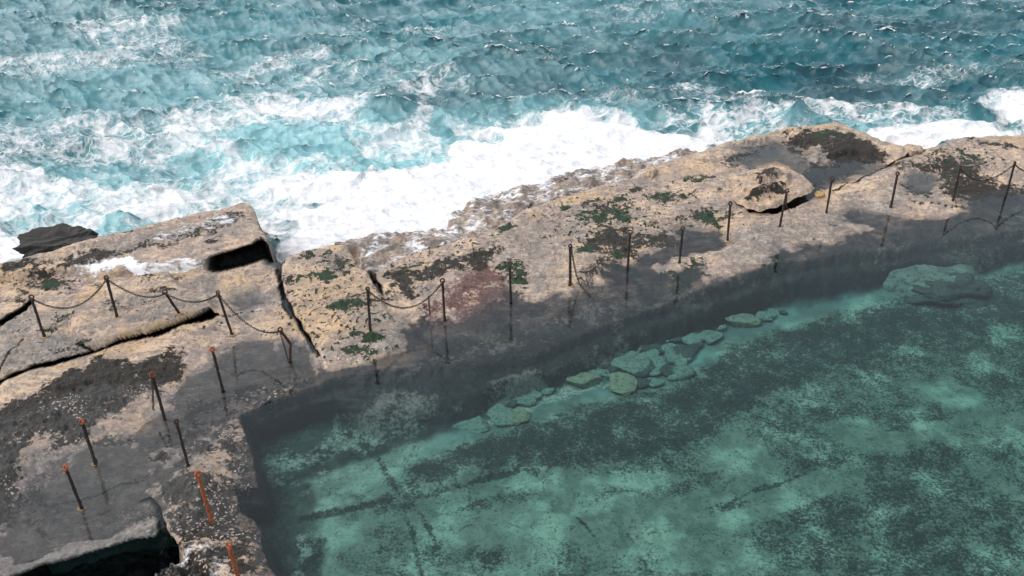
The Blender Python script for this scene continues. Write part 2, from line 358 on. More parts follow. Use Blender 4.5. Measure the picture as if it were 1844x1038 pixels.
POOL = [(500, 1045), (472, 992), (472, 965), (455, 932), (432, 925), (418, 882), (466, 878), (448, 800), (430, 745), (520, 713), (592, 682), (660, 668), (760, 650), (860, 640), (960, 625), (1060, 585), (1160, 550), (1260, 518), (1330, 497), (1400, 474),
        (1480, 458), (1580, 444), (1700, 426), (1844, 402), (2400, 330), (2700, 1700), (560, 1700), (530, 1200)]
PIT = [(300, 962), (286, 976), (250, 982), (150, 1003), (85, 1022), (20, 1045), (-60, 1300), (500, 1300), (430, 1060), (330, 1000)]
CRACKS = [ # px polyline (x, y, width factor), world width m, depth m
 ([(-420, 845, 1), (0, 700, 1), (60, 675, 1), (120, 656, .9), (200, 634, .8), (280, 612, 1.0), (345, 592, 1.5), (385, 580, 1.8), (396, 574, .6)], .055, .32),
 ([(500, 482, 1.2), (505, 520, .8), (510, 545, .9), (518, 560, 1.5), (530, 580, .9), (548, 604, .6), (578, 645, .5)], .055, .22),
 ([(662, 486, .9), (672, 508, 1.2), (682, 530, 1.1), (690, 545, .4)], .06, .30),
 ([(392, 492, 1), (440, 480, 1.15), (484, 466, 1.3), (497, 480, 1)], .22, .85),
 ([(0, 598, 1.0), (22, 588, 1.2), (45, 572, 1.1), (62, 555, .5)], .09, .35),
 ([(0, 690, .5), (20, 650, .5), (45, 625, .4)], .03, .06),
 ([(296, 975, 1.2), (290, 945, .9), (284, 915, .5), (268, 898, .4), (250, 905, .3)], .06, .30),
 ([(1500, 352, .3), (1560, 320, .5), (1598, 302, .5), (1625, 293, 1.1), (1650, 281, 1.3), (1665, 274, .8)], .06, .22),
 ([(100, 905, .4), (170, 890, .5), (215, 870, .4), (260, 865, .3)], .025, .03),
 ([(140, 630, .5), (170, 640, .8), (200, 634, .5)], .04, .08),
 ([(1640, 368, .5), (1680, 372, .6), (1710, 378, .5), (1735, 372, .4)], .03, .05),
 ([(395, 575, .6), (430, 567, .4), (460, 562, .2)], .03, .04),
]

# ------------------------------------------------------------------ terrain grid
gx = np.arange(-330, 2180, 2.0); gy = np.concatenate([np.arange(196, 1160, 1.9)])
GXp, GYp = np.meshgrid(gx, gy[::-1])
X, Y = unproj(GXp, GYp, 0.0)
w1 = fbm(X, Y, 1.1, 4, 3); w2 = fbm(X, Y, 1.1, 4, 21)
Xw = X + .16 * w1; Yw = Y + .16 * w2                       # gentle warp for outlines
Xs = X + .06 * w1 + .03 * fbm(X, Y, .25, 2, 5); Ys = Y + .06 * w2 + .03 * fbm(X, Y, .25, 2, 6)
XW2 = X + .42 * fbm(X, Y, .8, 5, 31, .6); YW2 = Y + .42 * fbm(X, Y, .8, 5, 47, .6)    # strong warp for living cover and puddles
PXs, PYs = proj(Xs, Ys, 0.0); PXc, PYc = proj(XW2, YW2, 0.0)

sLand = polysd(Xs, Ys, wpoly(LAND)); sPool = polysd(Xs, Ys, wpoly(POOL))
relief = .035 * fbm(X, Y, 1.6, 3, 11) + .022 * fbm(X, Y, .35, 4, 12)
# strata steps running along the shelf
ca, sa = math.cos(math.radians(22)), math.sin(math.radians(22))
U, Vv = X * ca + Y * sa, -X * sa + Y * ca
stp = fbm(U * .35 + .3 * w1, Vv * 1.0, .5, 4, 15)
relief += .03 * (np.abs(stp) ** .7) * np.sign(stp)
tq = fbm(U * .30 + .25 * w1, Vv + .1 * w2, 1.5, 5, 17, .55) * 4
tf = tq - np.floor(tq); relief_dry = .030 * (np.floor(tq) + sstep(.40, .60, tf)) + .016 * fbm(X, Y, .12, 3, 14, .7)
pits = sstep(.28, .42, fbm(X, Y, .18, 3, 18)); relief_dry = relief_dry - .03 * pits
wetd = np.full(X.shape, -9.0)
for i, p in enumerate(WETP):
    wetd = np.maximum(wetd, polysd(XW2 * .6 + Xs * .4, YW2 * .6 + Ys * .4, wpoly(p), 3.0 if i else None))
land_h = .05 + .09 * sstep(.0, 1.2, -wetd) + relief + relief_dry * sstep(.1, .5, -wetd)
wet_h = -.014 - .05 * sstep(0, 1.2, wetd) + relief * .20
shore = sstep(-.50, .16, wetd)
near = np.exp(-(np.abs(wetd + .12) / .45) ** 2) + .35 * (wetd > 0)
z = land_h * (1 - shore) + wet_h * shore + near * (.050 * fbm(X, Y, .75, 5, 25, .62) + .012 * fbm(U * .6, Vv, .16, 3, 26))
# general rise of the shelf towards the sea on the right
sB1 = polysd(Xs, Ys, wpoly(BLOCK_SEA)); sSL = polysd(Xs, Ys, wpoly(SLAB_LEFT)); sRS = polysd(Xs, Ys, wpoly(RAISED)); sLS = polysd(Xs, Ys, wpoly(LAND_SLAB)); sBM = polysd(Xs, Ys, wpoly(BLOCK_MID)); sSR = polysd(Xs, Ys, wpoly(SLAB_RIGHT))
z = z + .20 * sstep(-.02, .10, sB1) + .03 * sstep(0, .1, sSL) + .15 * sstep(-.01, .09, sRS) + .05 * sstep(0, .12, sBM)
hump = np.clip(blob(PXs, PYs, 1470, 262, 190, 60, -4), 0, 1); z = z + .10 * sstep(0, .5, hump) * (wetd < -.3)
# shallow apron then the drop into the pool
zap = sstep(0, 1, sPool / 1.0)
wallw = .22 + 1.3 * sstep(540, 720, PXs) - .85 * sstep(780, 960, PXs) + .4 * fbm(X, Y, 1.2, 4, 61) * sstep(560, 800, PXs)
apron = np.clip(wetd, 0, 3) * sstep(560, 760, PXs)
z = z - .10 * sstep(0, 1.0, apron)
floor_z = -.78 + .05 * fbm(X, Y, 1.4, 4, 71)
dp = np.clip(sPool / np.maximum(wallw, .15), 0, 1)
terr = dp + .12 * np.sin(dp * 9.4) * dp * (1 - dp) * 4 + .22 * fbm(X, Y, .6, 5, 62, .6) * (dp > 0) * (1 - dp)
z = z * (1 - np.clip(terr, 0, 1)) + floor_z * np.clip(terr, 0, 1)
# cracks
crk = np.zeros(X.shape); z_pre = z.copy()
for pts, wd, dep in CRACKS:
    d = linesd(Xs, Ys, wpoly(pts), 1.0) / wd
    g = 1 - sstep(.35, 1.15, d + .12 * fbm(X, Y, .22, 2, 8)); z = z - dep * g; crk = np.maximum(crk, g)
sPit = polysd(Xs, Ys, wpoly(PIT), 2.0)
pit = sstep(-.03, .20, sPit); z = z + .04 * sstep(-.35, -.1, sPit) * (1 - pit)
z = z * (1 - pit) + (-1.05 + .10 * fbm(X, Y, .3, 4, 9)) * pit
mound = np.clip(blob(PXs, PYs, 335, 1050, 95, 62), 0, 1); z = z + 1.08 * sstep(0, .55, mound) * pit * (1 + .3 * fbm(X, Y, .2, 3, 19))
hol = sstep(-.03, .10, polysd(Xs, Ys, wpoly([(1322, 368), (1350, 388), (1392, 391), (1440, 376), (1484, 352), (1472, 336), (1400, 340), (1340, 350)]), 1.0))
drop = np.clip(z_pre - z - .015, 0, .55)
z = z - .42 * hol
# sea side
edge_out = -sLand
ledge = polysd(Xw, Yw, wpoly(LEDGE, -.38), 2.0)
zl = -.34 + .20 * fbm(X, Y, .5, 5, 33, .6) + .10 * fbm(U * .5, Vv, .18, 3, 35)
seaz = z * (1 - sstep(-.10, .16, edge_out)) + (-2.0) * sstep(-.10, .16, edge_out)
roundoff = .10 * sstep(-.35, .0, edge_out) ** 2
z = seaz - roundoff * (edge_out < .2)
z = np.where(ledge > -.25, np.maximum(z, zl - 1.3 * sstep(.12, -.25, ledge)), z)
z = np.clip(z, -2.0, 2)

# ------------------------------------------------------------------ cover masks
fine = fbm(X, Y, .16, 4, 51, .6); mid = fbm(X, Y, .5, 4, 52)
def paint(items, soft=.85, na=.6):
    m = np.zeros(X.shape)
    for it in items:
        amp = it[0]
        if isinstance(it[1], list):
            d = polysd(PXc, PYc, it[1], 60) / 22.0
        else:
            d = blob(PXc, PYc, *it[1:])
        m = np.maximum(m, amp * sstep(-soft, soft, d + na * fine))
    return m
alg = paint([
 (.9, 160, 486, 62, 13, -14), (.85, 60, 500, 60, 9, -12), (.7, 385, 432, 70, 16, -18), (.7, 250, 470, 60, 9, -14), (.6, 330, 452, 70, 18, -16), (.75, 210, 492, 26, 10, 0), (.65, 430, 410, 30, 10, -10), (.6, 470, 440, 8, 40, -22),
 (.8, 85, 520, 70, 16, -8), (.65, 40, 548, 50, 10, 0), (.6, 150, 540, 40, 10, 0), (.55, 270, 520, 60, 8, -8), (.5, 230, 570, 80, 14, -12), (.55, 310, 545, 50, 10, 0),
 (.95, [(-60, 770), (0, 742), (60, 715), (110, 690), (170, 660), (205, 650), (250, 654), (300, 648), (338, 660), (330, 690), (290, 712), (235, 735), (200, 752), (165, 770), (160, 800), (110, 806), (60, 800), (30, 850), (45, 900), (20, 950), (-60, 980)]),
 (.9, 262, 668, 70, 15, -16), (.85, 110, 790, 55, 20, -10), (.8, 200, 795, 50, 14, 6), (.85, 296, 828, 26, 10, 0), (.9, 70, 955, 16, 12, 0), (.8, 275, 930, 22, 14, 0), (.85, 345, 770, 22, 16, 0), (.7, 380, 735, 60, 18, -20), (.7, 345, 740, 24, 30, 0),
 (.95, [(300, 870), (330, 845), (420, 850), (440, 925), (470, 965), (470, 990), (330, 990), (292, 930)]), (.8, 420, 800, 38, 70, -10), (.75, 450, 710, 55, 24, -20),
 (.9, 240, 688, 40, 12, -14), (.8, 500, 712, 100, 14, -24), (.85, 420, 1010, 110, 50, 0), (.8, 450, 860, 50, 110, -10), (.8, 330, 1030, 80, 40, 0), (.7, 340, 800, 60, 60, 0), (.6, 60, 900, 60, 60, 0), (.6, 500, 1010, 40, 60, 0), (.6, 410, 645, 18, 8, 0),
 (.8, 622, 486, 26, 14, -10), (.6, 520, 520, 14, 30, 20), (.55, 600, 470, 14, 14, 0), (.6, 640, 560, 60, 30, 0),
 (.95, [(692, 516), (705, 500), (750, 488), (800, 478), (850, 462), (905, 448), (912, 470), (870, 490), (815, 500), (770, 528), (725, 535), (700, 528)]),
 (.8, [(735, 580), (760, 560), (800, 575), (770, 600), (735, 620)]),
 (.85, [(1040, 440), (1070, 415), (1110, 412), (1150, 428), (1180, 420), (1240, 412), (1230, 440), (1180, 455), (1120, 470), (1060, 470)]), (.75, 1090, 385, 60, 12, 0), (.8, 1068, 455, 30, 14, 0),
 (.9, 1150, 350, 22, 7, -10), (.85, 1205, 368, 24, 8, 5), (.7, 1060, 372, 28, 8, 0), (.75, 1100, 480, 40, 12, 0),
 (1.0, [(1400, 262), (1412, 247), (1450, 241), (1500, 243), (1550, 258), (1590, 276), (1592, 292), (1560, 305), (1530, 325), (1480, 335), (1452, 338), (1430, 318), (1440, 300), (1500, 290), (1470, 276), (1420, 280)]),
 (.85, [(1290, 292), (1320, 276), (1360, 262), (1400, 266), (1390, 276), (1350, 282), (1335, 305), (1310, 315)]),
 (.9, [(1640, 300), (1690, 285), (1740, 290), (1770, 310), (1800, 330), (1850, 340), (1850, 365), (1790, 375), (1740, 372), (1700, 350), (1690, 318), (1650, 312)]),
 (.85, 1795, 268, 60, 9, 6), (.8, 1250, 330, 28, 9, -4), (.7, 1350, 280, 40, 10, 0), (.6, 1620, 300, 50, 12, 0), (.75, 1258, 395, 44, 12, -8), (.7, 1650, 345, 60, 10, 12),
 (.8, [(1020, 510), (1060, 482), (1100, 478), (1120, 500), (1060, 520)]), (.6, 900, 400, 60, 8, -20), (.6, 1000, 340, 120, 10, -17), (.5, 1190, 290, 70, 8, -12),
])
grn = paint([
 (1.0, 620, 570, 42, 12, -10), (.95, 582, 512, 32, 11, 0), (.9, 660, 613, 22, 10, 0), (.8, 567, 467, 22, 8, -20), (.7, 600, 466, 18, 5, -15), (.7, 700, 545, 14, 10, 0), (.6, 750, 485, 30, 6, -15),
 (.8, 645, 640, 26, 10, 0), (.6, 700, 640, 40, 9, -20), (.75, 862, 420, 0.1, 0.1, 0), (.85, 912, 425, 22, 9, -25), (.75, 1015, 385, 14, 7, 0), (.8, 925, 500, 36, 20, 60), (.9, 1103, 373, 16, 9, 0), (.85, 1200, 362, 40, 11, 0),
 (.9, 1085, 398, 45, 11, -10), (.85, 1128, 402, 24, 10, 10), (.85, 1275, 398, 42, 13, -5), (.7, 1060, 455, 26, 14, 0), (.75, 1100, 465, 22, 10, 0), (.9, 1232, 505, 40, 22, -20), (.7, 1225, 485, 60, 10, -20),
 (.85, 1255, 330, 24, 8, 0), (.6, 1480, 255, 60, 10, 8), (.6, 1440, 318, 30, 12, 0), (.8, 1650, 352, 34, 10, 10), (.7, 1740, 295, 44, 10, 5), (.7, 1700, 280, 40, 8, 0), (.6, 1320, 290, 24, 14, 0),
 (.6, 110, 602, 0.1, 0.1), (.7, 95, 598, 22, 9), (.7, 118, 583, 26, 6, -10), (.5, 130, 640, 40, 12), (.6, 390, 542, 10, 4), (.5, 1150, 405, 60, 12, 0), (.7, 1390, 470, 60, 5, -16), (.8, 700, 632, 30, 6, -28),
 (.6, 80, 525, 60, 8, -8), (.5, 380, 435, 60, 8, -14),
])
# scattered small tufts
tuft = fbm(X, Y, .10, 3, 81, .55); scat = paint([(.9, 600, 560, 120, 110), (.8, 780, 460, 120, 50, -20), (.9, 1120, 400, 160, 60, -14), (.8, 1720, 300, 130, 40), (.6, 1000, 380, 140, 30, -20), (.5, 380, 600, 120, 40), (.5, 100, 610, 120, 60), (.5, 1290, 400, 80, 40)], .5)
grn = np.maximum(grn, .85 * 1.15 * sstep(.12, .26, tuft) * scat)
alg = np.maximum(alg, .72 * sstep(.14, .42, fbm(U * .7, Vv * 1.3, .5, 5, 83, .65)) * sstep(-.25, .25, fbm(X, Y, 1.8, 3, 84) + .05))
red = paint([
 (.84, [(770, 560), (784, 540), (788, 512), (812, 505), (822, 486), (850, 484), (872, 470), (900, 474), (908, 492), (926, 500), (930, 524), (950, 540), (912, 552), (880, 575), (830, 590), (780, 600), (742, 588)]), (.9, 865, 555, 60, 40, -20), (.6, 860, 490, 60, 20, -15),
 (.75, 1060, 505, 40, 14, -12), (.8, 1065, 535, 20, 8), (.8, 478, 672, 12, 8), (.75, 452, 692, 14, 8), (.55, 990, 410, 80, 24, -14), (.55, 940, 440, 40, 30, 0), (.5, 700, 470, 60, 20, -20),
 (.6, 300, 835, 40, 14), (.7, 255, 842, 12, 8), (.7, 305, 903, 16, 8), (.55, 430, 910, 30, 70, -15), (.5, 200, 660, 90, 20, -16), (.55, 60, 730, 80, 30, -20), (.6, 1140, 540, 40, 10, 0),
 (.6, [(560, 695), (700, 672), (780, 640), (900, 610), (1000, 570), (1130, 540), (1250, 520), (1180, 560), (1000, 610), (850, 640), (720, 665)]),
 (.45, 170, 600, 60, 12, -10), (.5, 1340, 345, 30, 20),
])
och = paint([
 (.8, 300, 505, 60, 10, -8), (.7, 160, 560, 30, 14), (.9, 310, 600, 90, 10, -14), (.6, 40, 520, 60, 20), (.8, 40, 670, 70, 16, -18), (.75, 200, 645, 120, 9, -16), (.7, 620, 452, 40, 8, -4), (.8, 560, 600, 70, 40), (.6, 600, 540, 90, 50),
 (1.0, 860, 545, 12, 7), (.9, 965, 402, 20, 10), (.8, 1040, 365, 60, 12, -8), (.8, 770, 452, 30, 7, -15), (.7, 1170, 310, 16, 18), (.6, 1290, 405, 60, 16), (.7, 1420, 300, 60, 12), (.8, 1520, 330, 100, 8, -24), (.7, 1480, 360, 14, 10),
 (.6, 1440, 240, 120, 8, -4), (.5, 1250, 310, 80, 16), (.6, 430, 520, 60, 20), (.5, 280, 560, 80, 20, -12), (.7, 1820, 262, 30, 8), (.7, 90, 880, 20, 8), (.6, 640, 655, 70, 6, -10), (.7, 400, 712, 10, 6), (.6, 1700, 345, 40, 8), (.6, 330, 845, 30, 10), (.5, 740, 640, 60, 8, -18),
 (.7, 1060, 450, 16, 8),
], .5)
gry = paint([
 (.9, [(400, 640), (470, 615), (545, 600), (575, 650), (560, 690), (440, 740), (400, 800), (300, 880), (280, 960), (100, 1010), (-40, 1060), (-40, 900), (60, 830), (180, 790), (260, 790), (330, 700)]),
 (.9, [(0, 640), (100, 600), (130, 620), (160, 650), (60, 680), (0, 690)]), (.7, 60, 600, 90, 20, -14), (.75, 270, 560, 90, 12, -12), (.7, 300, 580, 70, 14, -16), (.8, 520, 640, 50, 40), (.8, 370, 525, 26, 22), (.6, 460, 540, 50, 26),
 (.6, 420, 430, 60, 22, -16), (.7, 240, 460, 100, 16, -15), (.7, 600, 480, 30, 20), (.7, 690, 600, 40, 40), (.75, 650, 640, 60, 16, -12), (.7, 960, 480, 60, 40, 30), (.6, 1000, 420, 100, 30, -16), (.7, 1370, 440, 90, 36, -14), (.6, 1270, 390, 50, 16),
 (.85, 1370, 275, 50, 20), (.8, 1500, 290, 60, 20), (.8, 1655, 328, 34, 16), (.7, 1450, 420, 120, 20, -12), (.6, 1600, 370, 100, 20, -10), (.6, 1180, 490, 60, 12), (.5, 1160, 335, 80, 12, -10), (.7, 1700, 262, 60, 8), (.7, 1420, 365, 50, 10, -16),
 (.6, 1230, 415, 60, 16, -14), (.7, 850, 590, 160, 24, -14),
], .5)
bar = paint([
 (.9, 250, 925, 60, 24, -8), (1.0, 390, 950, 90, 40, 0), (.8, 400, 900, 60, 60), (.85, 130, 740, 50, 20), (.8, 60, 870, 60, 30, -30), (.9, 100, 805, 80, 20, 0), (.85, 440, 800, 20, 60, -10), (.9, 410, 785, 24, 10), (.7, 460, 720, 70, 20, -22),
 (.7, 300, 720, 80, 20), (.6, 1080, 540, 90, 16, -10), (.8, 1075, 520, 40, 16), (.7, 1150, 545, 20, 8), (.7, 925, 470, 20, 16), (.6, 640, 650, 80, 12, -14), (.5, 350, 440, 80, 22, -16), (.6, 330, 1030, 60, 24), (.5, 180, 1020, 80, 20), (.55, 1000, 545, 120, 14, -12),
], .5)
foam = paint([
 (.85, 215, 500, 60, 10, 0), (.6, 300, 496, 80, 7, -6), (.5, 395, 425, 40, 14, -10), (.45, 330, 440, 60, 10, -16),
 (.5, 1000, 350, 60, 8, -18), (.35, 1010, 380, 60, 8, -10), (.45, 1180, 300, 40, 8, -18), (.5, 1125, 322, 50, 8, -10), (.35, 880, 415, 30, 8), (.35, 925, 460, 20, 10), (.4, 430, 610, 0.1, 0.1),
 (.5, 320, 1008, 70, 8, -10), (.45, 385, 1030, 12, 26), (.4, 290, 1030, 8, 30), (.4, 275, 1000, 6, 30, 10),
], .5)
foam = np.maximum(foam, np.where(ledge > -.3, .42 + .35 * fbm(X, Y, .6, 3, 77), 0) * sstep(.02, -.25, z) * (sPool < 0) * (sLand < .1))
seaedge = sstep(.10, -.10, sLand) * (sPool < 0)
wet = sstep(.035, .008, z); wet = np.maximum(wet, .8 * sstep(.0, .8, foam))
wet = np.maximum(wet, .75 * paint([(1, [(400, 640), (470, 615), (545, 600), (575, 650), (560, 690), (440, 740), (480, 960), (300, 980), (-40, 1060), (-40, 780), (180, 700), (330, 690)])], .8))
wet = np.maximum(wet, sstep(.2, -.1, sLand))
rimm = sstep(-.45, -.2, sPit) * (PXs < 300); wet = np.maximum(wet, rimm); gry = np.maximum(gry, rimm)
dark = np.maximum(sstep(.0, .25, crk), hol) * .98  # shade painted near black into the cracks and the boulder hollow
dark = np.maximum(dark, pit * .95 * (1 - .6 * sstep(0, .4, mound)))  # pit shade painted in, weaker on the mound
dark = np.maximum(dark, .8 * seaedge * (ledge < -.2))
dark = np.maximum(dark, .95 * sstep(-.05, -.22, z) * (sPool < 0) * (sLand > .15) * (wetd < 0))  # low-lying rock outside the pool gets painted recess shade
# underwater apron: weed and pink crust
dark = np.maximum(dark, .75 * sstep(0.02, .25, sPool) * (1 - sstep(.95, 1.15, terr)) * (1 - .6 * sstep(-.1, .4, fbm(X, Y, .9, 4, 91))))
alg = np.maximum(alg, .62 * sstep(.2, .9, wetd) * sstep(600, 760, PXs) * (1 - sstep(.3, .6, sPool)))
gry = np.maximum(gry, .8 * sstep(.2, .8, wetd))

# pool floor painting on its own plane (z = -1.2)
FZ = -.76
PXf, PYf = proj(X + .25 * fbm(X, Y, .8, 5, 101, .6), Y + .25 * fbm(X, Y, .8, 5, 102, .6), FZ)
PXg, PYg = proj(X + .03 * mid, Y + .03 * fine, FZ)
LANE = [(700, 880), (760, 815), (820, 745), (880, 712), (960, 685), (1100, 622), (1300, 556), (1450, 515), (1560, 488), (1620, 470), (1844, 440), (1844, 470), (1640, 530), (1560, 545), (1400, 592), (1320, 615), (1285, 650), (1200, 690), (1110, 712), (1000, 735), (930, 765), (870, 790), (800, 830)]
WEEDM = [(735, 835), (800, 815), (880, 780), (960, 750), (1080, 722), (1190, 702), (1262, 668), (1290, 632), (1370, 600), (1450, 580), (1560, 548), (1640, 532), (1850, 480), (2300, 400), (2300, 520), (1850, 590), (1700, 620), (1590, 650), (1480, 690), (1400, 730), (1330, 770), (1270, 800), (1200, 830), (1050, 848), (960, 872), (925, 842), (860, 862), (760, 885), (720, 862)]
lane = sstep(-14, 14, polysd(PXf, PYf, LANE, 60)); weedm = sstep(-34, 30, polysd(PXf, PYf, WEEDM, 80))
weed = .44 + .16 * sstep(900, 1400, PXf) + .26 * fbm(X, Y, 1.6, 5, 103, .6)
def wp(amp, *b):
    global weed
    weed = weed * (1 - amp[1]) + amp[0] * amp[1] if False else np.maximum(weed, amp * sstep(-.4, .6, blob(PXf, PYf, *b)))
def wm(amp, *b):
    global weed
    k = sstep(-.4, .5, blob(PXf, PYf, *b)); weed = weed * (1 - k) + amp * k
for a in [(.14, 620, 900, 120, 60, -12), (.12, 600, 985, 90, 60, 0), (.12, 1000, 900, 180, 40, -8), (.16, 1380, 900, 160, 30, -18), (.12, 1330, 830, 60, 40), (.14, 1700, 700, 120, 30, 30), (.18, 1180, 930, 180, 60, 0), (.14, 800, 830, 0.1, 0.1), (.16, 1250, 1000, 130, 30), (.2, 1720, 770, 120, 20, -10), (.2, 1640, 640, 40, 20), (.12, 880, 960, 60, 50), (.18, 1550, 780, 80, 24, 20)]: wm(*a)
for a in [(.62, 1650, 930, 260, 110, 0), (.6, 1780, 830, 120, 90), (.6, 830, 1010, 120, 50), (.55, 700, 1010, 60, 60), (.62, 640, 1000, 30, 40), (.5, 1100, 1010, 140, 30), (.55, 900, 900, 110, 16, -14), (.5, 1080, 890, 120, 14, -8), (.62, 1480, 740, 160, 40, -20), (.6, 1250, 870, 120, 20, -14), (.62, 1650, 650, 200, 50, -14), (.6, 1400, 790, 60, 26, 20),
          (.5, 1320, 910, 70, 10, -14), (.72, 560, 1000, 26, 50), (.66, 720, 900, 36, 60, 66), (.6, 700, 960, 60, 24), (.7, 1690, 980, 120, 50)]: wp(*a)
weed = np.maximum(weed * (1 - lane), .80 * weedm + .10 * mid * weedm); weed = weed * (1 - .95 * lane * (1 - weedm))
for pts, wd, am in [([(678, 825), (712, 880), (740, 950), (765, 1060)], 7, .95), ([(720, 880), (760, 930), (790, 985), (800, 1060)], 7, .9), ([(540, 935), (600, 925), (700, 902), (790, 888), (860, 868), (930, 848)], 7, .95), ([(860, 868), (930, 850), (945, 835)], 6, 1),  # last two: shadow line of the slab edge, painted through the weed mask
                    ([(1300, 915), (1350, 885), (1400, 872), (1450, 850)], 6, .9), ([(1460, 990), (1510, 972), (1560, 952)], 4, .9), ([(1040, 930), (1070, 965)], 3, .8), ([(980, 865), (1100, 845), (1250, 870)], 4, .6), ([(1400, 700), (1480, 690), (1560, 660)], 4, .7), ([(1540, 800), (1640, 760), (1730, 740)], 4, .6), ([(700, 870), (690, 960), (720, 1040)], 4, .7)]:
    d = linesd(PXg, PYg, pts, 60); weed = np.maximum(weed, .82 * am * (1 - sstep(wd * .2, wd * 1.6, d + 7 * fine + 3 * mid)))
# dark foot of the walls
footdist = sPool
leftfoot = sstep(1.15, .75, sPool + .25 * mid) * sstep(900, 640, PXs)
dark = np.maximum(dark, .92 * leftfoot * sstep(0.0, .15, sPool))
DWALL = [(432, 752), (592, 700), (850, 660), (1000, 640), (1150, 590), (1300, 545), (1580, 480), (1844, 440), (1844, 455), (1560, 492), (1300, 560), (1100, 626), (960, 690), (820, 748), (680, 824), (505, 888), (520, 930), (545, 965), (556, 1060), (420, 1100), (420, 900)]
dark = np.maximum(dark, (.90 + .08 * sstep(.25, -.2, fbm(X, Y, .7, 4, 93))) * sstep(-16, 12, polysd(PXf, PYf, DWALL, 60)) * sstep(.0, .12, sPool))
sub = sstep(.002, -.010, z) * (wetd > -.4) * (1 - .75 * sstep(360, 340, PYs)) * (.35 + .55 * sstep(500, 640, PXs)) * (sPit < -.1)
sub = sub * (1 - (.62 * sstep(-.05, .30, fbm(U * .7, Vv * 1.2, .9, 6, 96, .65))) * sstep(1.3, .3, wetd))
floorm0 = sstep(.5, .9, terr) * (sPool > 0)
mott = paint([(.9, 690, 712, 90, 26, -14), (.8, 520, 770, 60, 20, -16), (.7, 600, 800, 70, 16, -14), (.6, 480, 800, 40, 26, 0), (.9, 920, 690, 60, 12, -14), (1.0, 1010, 655, 110, 10, -16), (.9, 940, 660, 60, 14, -16), (.7, 590, 740, 60, 14, -14), (.6, 760, 745, 60, 10, -14), (.8, 620, 795, 20, 7, 0),
 (.7, 1100, 600, 80, 9, -17), (.6, 850, 625, 120, 12, -14), (.6, 1060, 560, 120, 12, -14), (.5, 1250, 520, 120, 10, -16), (.8, 535, 920, 12, 26, 10), (.8, 520, 985, 24, 20, 0), (.5, 860, 600, 60, 12, 0), (.6, 1760, 430, 80, 12, -8)], .6)
mott = np.maximum(mott, .62 * sstep(.0, .35, fbm(U * .6, Vv, .9, 5, 95, .62)) * sstep(.25, .6, wetd) * sstep(640, 760, PXs) * (1 - floorm0))
sub = np.maximum(sub, sstep(-.1, .1, sPool) * (1 - sstep(.86, 1.0, terr)))
floorm = sstep(.86, 1.0, terr) * (sPool > 0)
# low relief on the floor: slab edge and raised plates
slabf = polysd(PXg, PYg, [(520, 880), (680, 822), (820, 770), (940, 800), (935, 842), (860, 865), (700, 900), (540, 936)], 40)
z = z + .05 * sstep(-5, 5, slabf) * floorm + .03 * weedm * floorm * (1 + .3 * fine)

z = z + .035 * sstep(.45, .95, np.maximum(alg, grn)) * np.clip(.5 + 1.2 * fine, 0, 1.2) * (1 - floorm) * (crk < .05) * (sLand > .1)
# cracks, the gap, the hollow and the pit are undercut: their deeper parts run back under the slab behind
uc = np.maximum(drop, np.clip(z_pre - z - .015, 0, .55) * (pit > 0)) * (1 - sstep(0, .3, mound)) * (sPool < 0)
Vx = X - .4 * uc; Vy = Y + 2.0 * uc
V = np.stack([Vx, Vy, z], -1).reshape(-1, 3)
F = grid_faces(*X.shape)
def rgba(*a): return np.stack([np.clip(q, 0, 1).ravel() for q in a], -1)
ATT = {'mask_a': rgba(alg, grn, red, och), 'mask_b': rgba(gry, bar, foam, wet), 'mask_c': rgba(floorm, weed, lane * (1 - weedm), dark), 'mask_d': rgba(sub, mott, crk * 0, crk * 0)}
ids = np.zeros(X.shape, int)
ids[sPool > .02] = 1
land = (sLand > -.35) & (sPool <= .02)
for k, s_ in ((2, sB1), (3, sSL), (4, sLS), (5, sBM), (6, sSR)):
    ids[(s_ > 0) & (ids == 0)] = k
# the outer skirt of each block (its seaward face) belongs to it
for k, s_ in ((2, sB1), (5, sBM), (6, sSR)):
    ids[(s_ > -.22) & (sLand < 0) & (ids == 0) & (ledge < 0)] = k
ids = ids.ravel(); fid = ids[F[:, 0]]
keep = ~((z.ravel()[F] <= -1.95).all(1) & (sLand.ravel()[F] < 0).all(1))
F, fid = F[keep], fid[keep]
def piece(k, name, **kw): return tag(grid_object(name, V, F[fid == k], ATT, M_ROCK), **kw)
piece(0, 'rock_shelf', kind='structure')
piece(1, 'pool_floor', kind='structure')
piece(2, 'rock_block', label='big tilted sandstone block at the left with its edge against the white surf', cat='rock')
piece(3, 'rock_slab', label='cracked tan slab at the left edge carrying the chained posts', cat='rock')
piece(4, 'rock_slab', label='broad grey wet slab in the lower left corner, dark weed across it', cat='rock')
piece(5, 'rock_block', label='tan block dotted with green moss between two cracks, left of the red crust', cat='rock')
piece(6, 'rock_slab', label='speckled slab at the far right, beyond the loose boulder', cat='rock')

zgrid = z
def ground_z(x, y):
    """rock height under a point"""
    px, py = proj(np.array(x), np.array(y), 0.0)
    j = int(np.clip((px - gx[0]) / 2.0, 0, len(gx) - 1)); i = int(np.clip((gy[-1] - py) / 1.9, 0, len(gy) - 1))
    return float(zgrid[i, j])

